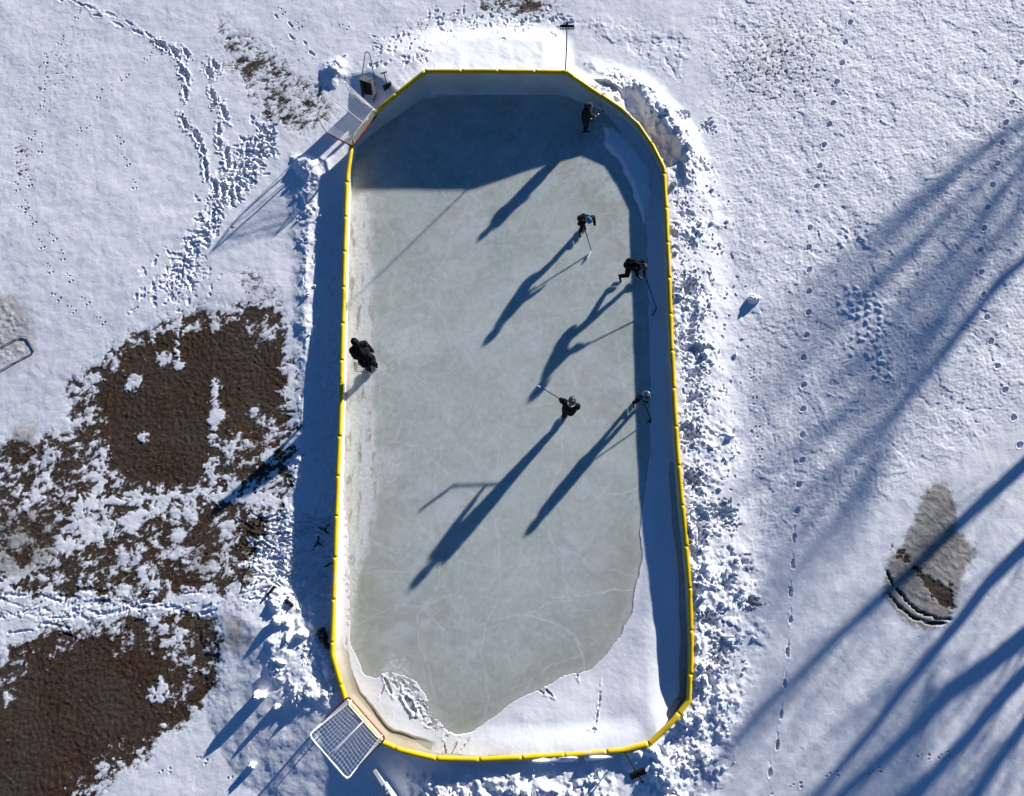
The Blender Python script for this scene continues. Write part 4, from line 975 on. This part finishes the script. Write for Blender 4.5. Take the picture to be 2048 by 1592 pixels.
# 3 -- bending player by the right boards
g = W(1262, 553); heel = W(1313, 617, .03); butt = lerp(heel, W(1286, 538, .88), 1.10)
person(g, A_(-38), 1.62, 'stooping skater all in black kicking one leg back beside the shaded right boards', M['black'], M['pants'], [(-.10, .18, 0, 0), (.30, -.28, .05, 35, 20)], [lerp(heel, butt, .80), lerp(heel, butt, .96)], lean=50, crouch=.10, hmat=M['helm_black'], look=50, fat=1.22)
stick(butt, heel, W(1309, 632, .03)-W(1314, 617, .03), 'long black stick with purple print reaching into the right hand shadow', taped=False, prnt=True)
# 4 -- adult with raised stick
g = W(1134, 828); hl = W(1074, 770, 1.05); gv = W(1119, 797, .90); bt = hl+(gv-hl)*1.62; tp_ = W(1060, 762, 1.30)
person(g, A_(70), 1.88, 'adult skater in black with grey helmet holding the stick out level at mid rink', M['black'], M['pants'], [(-.06, -.16, 0, -6), (.10, .10, 0, 8)], [gv, bt+Vector((.10, .0, .02))], lean=10, crouch=.02, hmat=M['helm_grey'], look=12, fat=1.22, collar=M['gstripe'], headyaw=.3)
stick(bt, hl, tp_-hl, 'black stick with white blade raised level by the adult in the grey helmet', bl=(tp_-hl).length*1.15, tape_bands=((.90, .99),))
# 5 -- child in navy at the right boards
g = W(1278, 803); heel = W(1302, 838, .03); butt = lerp(heel, W(1284, 797, .75), 1.08)
person(g, A_(-75), 1.40, 'small skater in navy jacket with bright blue collar standing astride the right hand shadow edge', M['navy'], M['pants'], [(-.20, -.02, 0, -10), (.22, .02, 0, 10)], [lerp(heel, butt, .74), lerp(heel, butt, .95)], lean=14, crouch=.04, hmat=M['helm_black'], look=30, fat=1.3, collar=M['helm_blue'], elbow=.4, ct=.045)
stick(butt, heel, W(1298, 846, .03)-W(1303, 838, .03), 'short dark stick held by the small skater in the navy jacket', taped=False, bl=.2)
# 6 -- black hooded coat at the left boards
g = W(748, 740)
_, _, hh = person(g, A_(122), 1.82, 'person in black hooded winter coat standing by the left boards with back to the ice', M['black'], M['pants'], [(-.12, .02, 0, -4), (.14, .05, 0, 6)], [(-.28, .40, .78), (.30, .30, .80)], lean=50, headgear='none', hood=True, look=38, fat=1.32, jk='coat', pf=.34, elbow=.5)
# wire basket hanging at the left hand of that person
cb = W(724, 741, .0)+Vector((0, 0, .30)); root = empty('wire_basket', cb, 'small black wire basket hanging beside the person in the black hooded coat', 'basket')
bm = bmesh.new()
for k in range(5):
    z = .06*k-.02; w2 = .10+.012*k; ring_tube(bm, [Vector((sx*w2, sy*w2, z)) for sx, sy in ((-1, -1), (1, -1), (1, 1), (-1, 1))], .009, 4, closed=True)
for k in range(4):
    for s_ in (-1, 1):
        t = -.10+.0667*k; ring_tube(bm, [Vector((t, s_*.10, -.02)), Vector((t*1.45, s_*.148, .22))], .005, 4); ring_tube(bm, [Vector((s_*.10, t, -.02)), Vector((s_*.148, t*1.45, .22))], .005, 4)
    ring_tube(bm, [Vector((-.10, t, -.02)), Vector((.10, t, -.02))], .005, 4)
done(bm, 'wire_body', M['rubber'], root)
bm = bmesh.new(); hp_ = hh['l']-cb; ring_tube(bm, [Vector((-.148, 0, .22)), Vector((-.08, 0, hp_.z*.9+.02)), Vector((hp_.x, hp_.y, hp_.z)), Vector((.148, 0, .22))], .006, 5); done(bm, 'handle', M['rubber'], root)
# puck by the small skater's blade
bm = bmesh.new(); bmesh.ops.create_cone(bm, cap_ends=True, segments=28, radius1=.045, radius2=.045, depth=.028, matrix=Matrix.Translation((0, 0, .016)))
o = done(bm, 'puck', M['rubber'], bev=.003); o.location = W(1300, 843, .035); tag(o, 'black puck in the shadow beside the small navy skater\'s blade', 'puck')

# ------------------------------------------------------------------ SMALL THINGS ROUND THE RINK
def frame(o, u, v, w): return Matrix(((u.x, v.x, w.x, o.x), (u.y, v.y, w.y, o.y), (u.z, v.z, w.z, o.z), (0, 0, 0, 1)))
# snow scoop (big tub with bow handle), standing on end
b0 = W(741, 192, .12); root = empty('snow_scoop', b0, 'grey snow scoop with black pan and long bow handle standing by the top left goal', 'snow scoop')
lx = Vector((.92, -.35, 0)).normalized(); ly = (Vector((-.08, .25, 1.0))).normalized(); ly = (ly-lx*ly.dot(lx)).normalized(); lz = lx.cross(ly)
if lz.dot(Vector((1, -.5, .3))) < 0: lz = -lz
LT = lambda x, y, z: lx*x+ly*y+lz*z
def lbox(bm, c, s):
    v = bmesh.ops.create_cube(bm, size=1)['verts']; mt = frame(LT(*c), lx, ly, lz) @ Matrix.Diagonal((s[0], s[1], s[2], 1)); bmesh.ops.transform(bm, matrix=mt, verts=v)
bm = bmesh.new(); lbox(bm, (0, .42, -.01), (.43, .80, .015)); done(bm, 'pan', M['tub'], root)
bm = bmesh.new(); lbox(bm, (-.22, .42, .09), (.02, .84, .24)); lbox(bm, (.22, .42, .09), (.02, .84, .24)); lbox(bm, (0, .85, .09), (.46, .02, .24)); done(bm, 'side_wall', M['tubrim'], root)
bm = bmesh.new(); ring_tube(bm, rounded([LT(-.24, .6, .0), LT(-.22, .9, -.05), LT(-.07, 1.75, -.2), LT(.07, 1.75, -.2), LT(.22, .9, -.05), LT(.24, .6, .0)], .1), .014, 8); done(bm, 'handle', M['rubber'], root, sm=True)
# D-grip shovel stuck in the snow
b0 = G(776, 176); root = empty('snow_shovel', b0, 'small black shovel with T grip stuck in the snow right of the scoop', 'shovel')
bm = bmesh.new(); ring_tube(bm, [Vector((0, 0, .1)), Vector((-.02, .06, .75))], .016, 8); done(bm, 'shaft', M['rubber'], root, sm=True)
bm = bmesh.new(); ring_tube(bm, [Vector((-.13, .03, .75)), Vector((.09, .09, .77))], .02, 8); done(bm, 'grip', M['rubber'], root, sm=True)
bm = bmesh.new(); R = Matrix.Rotation(.6, 3, 'Z'); box(bm, Vector((0, 0, .10)), (.30, .015, .28), R); box(bm, R @ Vector((-.15, .02, .1)), (.012, .05, .28), R); box(bm, R @ Vector((.15, .02, .1)), (.012, .05, .28), R); done(bm, 'blade', M['tub'], root)
# white slotted panel standing on edge below the boards
a = G(753, 1534); b = G(797, 1598); d = (b-a); d.z = 0; Ld = d.length; root = empty('bench', a, 'white plastic bench lying on its side in the snow under the bottom left boards', 'bench')
ang = math.atan2(d.y, d.x); R = Matrix.Rotation(ang, 3, 'Z'); zb = max(0, -.0)
bm = bmesh.new(); box(bm, R @ Vector((Ld*.5, 0, .14)), (Ld, .05, .22), R); box(bm, R @ Vector((Ld*.5, -.05, .245)), (Ld, .06, .015), R); done(bm, 'seat', M['offwhite'], root, bev=.004)
bm = bmesh.new(); x0 = Ld*.42
for xa, xb, za, zb in ((0, .10, 0, .42), (.16, .20, 0, .42), (.26, .75, 0, .42), (.10, .16, .0, .20), (.20, .26, .0, .20), (.10, .26, .38, .42)): box(bm, R @ Vector((x0+(xa+xb)/2, .055, .02+(za+zb)/2)), (xb-xa, .03, zb-za), R)
done(bm, 'leg', M['offwhite'], root)
bm = bmesh.new(); box(bm, R @ Vector((Ld*.55, 0, .27)), (.09, .09, .05), R); done(bm, 'hinge', M['white'], root, bev=.01)
# black rubber strips
for P, lab in (([(551, 1172), (546, 1180), (536, 1190)], 'straight black strip poking from the snow left of its curved twin'), ([(572, 1199), (580, 1203), (587, 1213)], 'curved black strip standing in the snow left of the lower boards')):
    Q = [G(*q) for q in P]; root0 = Q[0].copy(); bm = bmesh.new(); n_ = 8; rows = []
    for k in range(n_+1):
        t = k/n_; c = Q[0]*(1-t)**2+Q[1]*2*t*(1-t)+Q[2]*t*t; dd = (Q[2]-Q[0]).normalized(); sdv = Vector((-dd.y, dd.x, 0)); c = c-root0
        rows.append([bm.verts.new(Vector((c.x, c.y, .0))+sdv*sx+Vector((0, 0, zz))) for sx, zz in ((-.03, -.1), (.03, -.1), (.03, .16+.03*math.sin(t*3)), (-.03, .16+.03*math.sin(t*3)))])
    for A, B_ in zip(rows, rows[1:]):
        for i in range(4): bm.faces.new((A[i], A[(i+1) % 4], B_[(i+1) % 4], B_[i]))
    bm.faces.new(rows[0]); bm.faces.new(rows[-1][::-1]); o = done(bm, 'rubber_strip', M['rubber']); o.location = root0; tag(o, lab, 'strip', 'black strips in the snow')
# fallen branches in the shade of the left boards
for PL, lab in (([[(636, 1055), (648, 1060), (656, 1068)], [(648, 1060), (657, 1048)]], 'forked dark twig on shaded snow, nearest the boards at left'),
                ([[(635, 1072), (633, 1085), (622, 1100)], [(634, 1084), (644, 1092)]], 'bent dark twig lying below the forked one beside the left boards'),
                ([[(648, 1134), (657, 1128), (664, 1125)]], 'short straight dark twig touching the left boards low down')):
    o0 = G(*PL[0][0]); bm = bmesh.new()
    for P in PL:
        Q = wander(P, 1, .08); Q = [Vector((q.x, q.y, hz(q.x, q.y)+.025))-o0 for q in Q]; ring_tube(bm, Q, [.028*(1-.5*i/len(Q)) for i in range(len(Q))], 6)
    o = done(bm, 'fallen_twig', M['twig'], sm=True); o.location = o0; tag(o, lab, 'twig', 'dark twigs on the shaded snow')
# crumpled black tarp
c = G(646, 1272); o = vremesh([((-.05, .15, 0), (.05, -.1, .02), .12, .14), ((.08, -.2, 0), (.16, -.3, .02), .1, .09)], .02, 'black_bag', M['tarpblk'], None, 2, .06, 7, 3); o.location = c; tag(o, 'crumpled black bag in the shade beside the lower left boards', 'bag')
# separate lumps of snow
def chunk(px, py, s, lab, seed):
    c = G(px, py); bm = bmesh.new(); bmesh.ops.create_icosphere(bm, subdivisions=3, radius=1)
    for v in bm.verts:
        q = v.co.copy(); k = 1+.45*mnoise.noise(q*1.1+Vector((seed, 0, 0)))+.2*mnoise.noise(q*3+Vector((0, seed, 0))); v.co = Vector((q.x*s[0], q.y*s[1], q.z*s[2]))*k+Vector((0, 0, s[2]*.35))
    o = done(bm, 'snow_chunk', SNOW, sm=False); o.location = c; tag(o, lab, 'snow chunk', 'loose chunks of snow')
chunk(1507, 600, (.20, .15, .17), 'lone white snow chunk on the open snow right of the rink', 1)
chunk(505, 1530, (.12, .10, .13), 'small white snow chunk left of the bottom left goal shadow', 5)
chunk(520, 1388, (.19, .14, .26), 'jagged upright snow block casting a long shadow low on the left', 9)
chunk(556, 1412, (.11, .09, .17), 'pointed snow block between the jagged block and the goal', 13)
chunk(606, 1266, (.20, .15, .16), 'broad snow slab beside the black bag', 17)
chunk(560, 1240, (.20, .14, .18), 'tall snow slab under the curved black strip', 21)
# half buried wire frame at the left edge of the yard
P = [(-30, 718), (6, 692), (44, 672), (56, 675), (70, 698), (68, 705), (12, 735), (-30, 760)]; o0 = G(*P[2]); bm = bmesh.new(); ring_tube(bm, [G(*q, .03)-o0 for q in P], .014, 6); o = done(bm, 'wire_loop', M['tubrim'], sm=True); o.location = o0; tag(o, 'half buried grey wire loop in dirty snow at the left edge of the yard', 'wire')

# ------------------------------------------------------------------ TREES beyond the frame (their shadows cross the yard)
def tree(label, bands, Dx, rscale=1.0, twigs=60, tl=(.8, 2.2), seed=1, spread=.5, mint=.35, tw=1.0):
    rnd = random.Random(seed)
    S0 = W(*bands[0][0][0]); base = S0+E2*Dx; perp = Vector((-E2.y, E2.x, 0)); root = empty('bare_tree', (base.x, base.y, 0), label, 'tree', 'bare trees outside the frame')
    org = Vector((base.x, base.y, 0)); bm = bmesh.new(); stems = []
    for bi, (P, r0, r1) in enumerate(bands):
        Q = []
        for q in P:
            s_ = W(*q); a = (S0-s_).dot(E2); pt = s_+E2*(Dx+a); Q.append(Vector((pt.x, pt.y, (Dx+a)*TAN))-org)
        if bi == 0:
            lat = Q[0].copy(); lead = [Vector((lat.x*.3, lat.y*.3, -.3)), Vector((lat.x*.6, lat.y*.6, lat.z*.5))]; Q = lead+Q; rr = [r0*1.5, r0*1.2]+[r0+(r1-r0)*i/(len(Q)-3) for i in range(len(Q)-2)]
        else:
            # grow out of the nearest point on the first stem below it
            st = stems[0]; j = min(range(len(st)), key=lambda k: abs(st[k].z-(Q[0].z-.8))); Q = [st[j]]+Q; rr = [r0]+[r0+(r1-r0)*i/(len(Q)-2) for i in range(len(Q)-1)]
        # refine
        for _ in range(2):
            R = []; rq = []
            for i in range(len(Q)-1):
                m_ = (Q[i]+Q[i+1])/2; dl = (Q[i+1]-Q[i]).length; m_ += Vector((rnd.uniform(-1, 1), rnd.uniform(-1, 1), 0))*dl*.025; R += [Q[i], m_]; rq += [rr[i], (rr[i]+rr[i+1])/2]
            R.append(Q[-1]); rq.append(rr[-1]); Q, rr = R, rq
        ring_tube(bm, Q, [q*rscale for q in rr], 8); stems.append(Q)
    done(bm, 'trunk', M['bark'], root, sm=True)
    bm = bmesh.new()
    for k in range(twigs):
        st = rnd.choice(stems); t = rnd.uniform(mint, .98)*(len(st)-1); i = int(t); p0 = st[i].lerp(st[i+1], t-i); ax0 = (st[i+1]-st[i]).normalized()
        dirv = (ax0*rnd.uniform(.5, 1)+Vector((rnd.gauss(0, 1), rnd.gauss(0, 1), rnd.gauss(.1, .4)))*spread).normalized(); Ln = rnd.uniform(*tl); Q = [p0]; dcur = dirv; r0 = rnd.uniform(.012, .04)*tw
        for _ in range(5):
            dcur = (dcur+Vector((rnd.gauss(0, .13), rnd.gauss(0, .13), rnd.gauss(.06, .1)))).normalized(); Q.append(Q[-1]+dcur*Ln/5)
        ring_tube(bm, Q, [r0*(1-.16*i) for i in range(6)], 4, cap=False)
        for _ in range(4):
            j = rnd.randint(1, 4); dv = (dcur+Vector((rnd.gauss(0, .5), rnd.gauss(0, .5), rnd.gauss(.1, .4)))).normalized(); q0 = Q[j]; l2 = Ln*rnd.uniform(.25, .6)
            ring_tube(bm, [q0, q0+dv*l2*.5, q0+(dv+Vector((0, 0, .15)))*l2], [r0*.5, r0*.4, r0*.2], 3, cap=False)
    done(bm, 'crown', M['bark'], root)
    return root
tree('bare straight tree right of the yard whose shadow crosses the grey puddle', [([(2060, 918), (1935, 1032), (1819, 1145), (1738, 1218), (1665, 1284), (1592, 1353), (1519, 1426), (1440, 1505)], .19, .06)], 9, .92, 90, (.8, 3.0), 11, .55, .2, .45)
tree('bare crooked tree right of the yard, second shadow below the puddle', [([(2060, 1083), (1976, 1167), (1928, 1233), (1862, 1310), (1793, 1394), (1720, 1492), (1636, 1592), (1560, 1690)], .20, .09), ([(1872, 1290), (1868, 1340), (1862, 1400)], .04, .02)], 9, .92, 90, (.8, 3.0), 12, .55, .2, .45)
tree('bare thick tree right of the yard whose shadow meets the bottom edge', [([(2060, 1264), (1976, 1331), (1892, 1386), (1848, 1441), (1775, 1507), (1683, 1592), (1600, 1680)], .22, .12)], 9, .92, 90, (.8, 3.0), 13, .55, .2, .45)
tree('bare forked tree standing beyond the lower right corner', [([(2060, 1334), (1994, 1405), (1939, 1470), (1884, 1529), (1830, 1600), (1760, 1690)], .20, .12), ([(1884, 1529), (1830, 1572), (1770, 1610)], .10, .05)], 9, .92, 90, (.8, 3.0), 14, .55, .2, .45)
tree('bare slim tree farthest down beyond the lower right corner', [([(2060, 1428), (2005, 1507), (1946, 1592), (1880, 1690)], .16, .11)], 9, .92, 90, (.8, 3.0), 15, .55, .2, .45)
tree('tall branching tree up right whose broad soft shadow reaches the bank', [([(2060, 510), (1994, 567), (1921, 666), (1884, 717), (1822, 783), (1786, 830), (1702, 914), (1629, 976), (1548, 1068)], .20, .06), ([(1840, 743), (1738, 801), (1629, 870), (1520, 948)], .07, .03), ([(1786, 840), (1765, 900), (1730, 960), (1700, 1010)], .07, .04), ([(1700, 914), (1660, 985), (1600, 1070), (1560, 1120)], .06, .03), ([(1960, 620), (1900, 640), (1800, 700), (1700, 740)], .05, .03)], 19, .8, 120, (.8, 2.6), 16, .42, .3, .6)
tree('tall dense tree farthest up right casting a feathery soft shadow', [([(2060, 280), (1990, 335), (1930, 395), (1850, 470), (1780, 540), (1700, 600)], .10, .03), ([(2048, 330), (1960, 440), (1880, 540), (1820, 620)], .09, .03), ([(2030, 250), (1930, 330), (1840, 400), (1780, 460)], .05, .02), ([(2048, 400), (1990, 480), (1900, 600), (1850, 680)], .10, .04)], 19, .55, 300, (.8, 3.2), 17, .45, .0, .5)
print('script built')
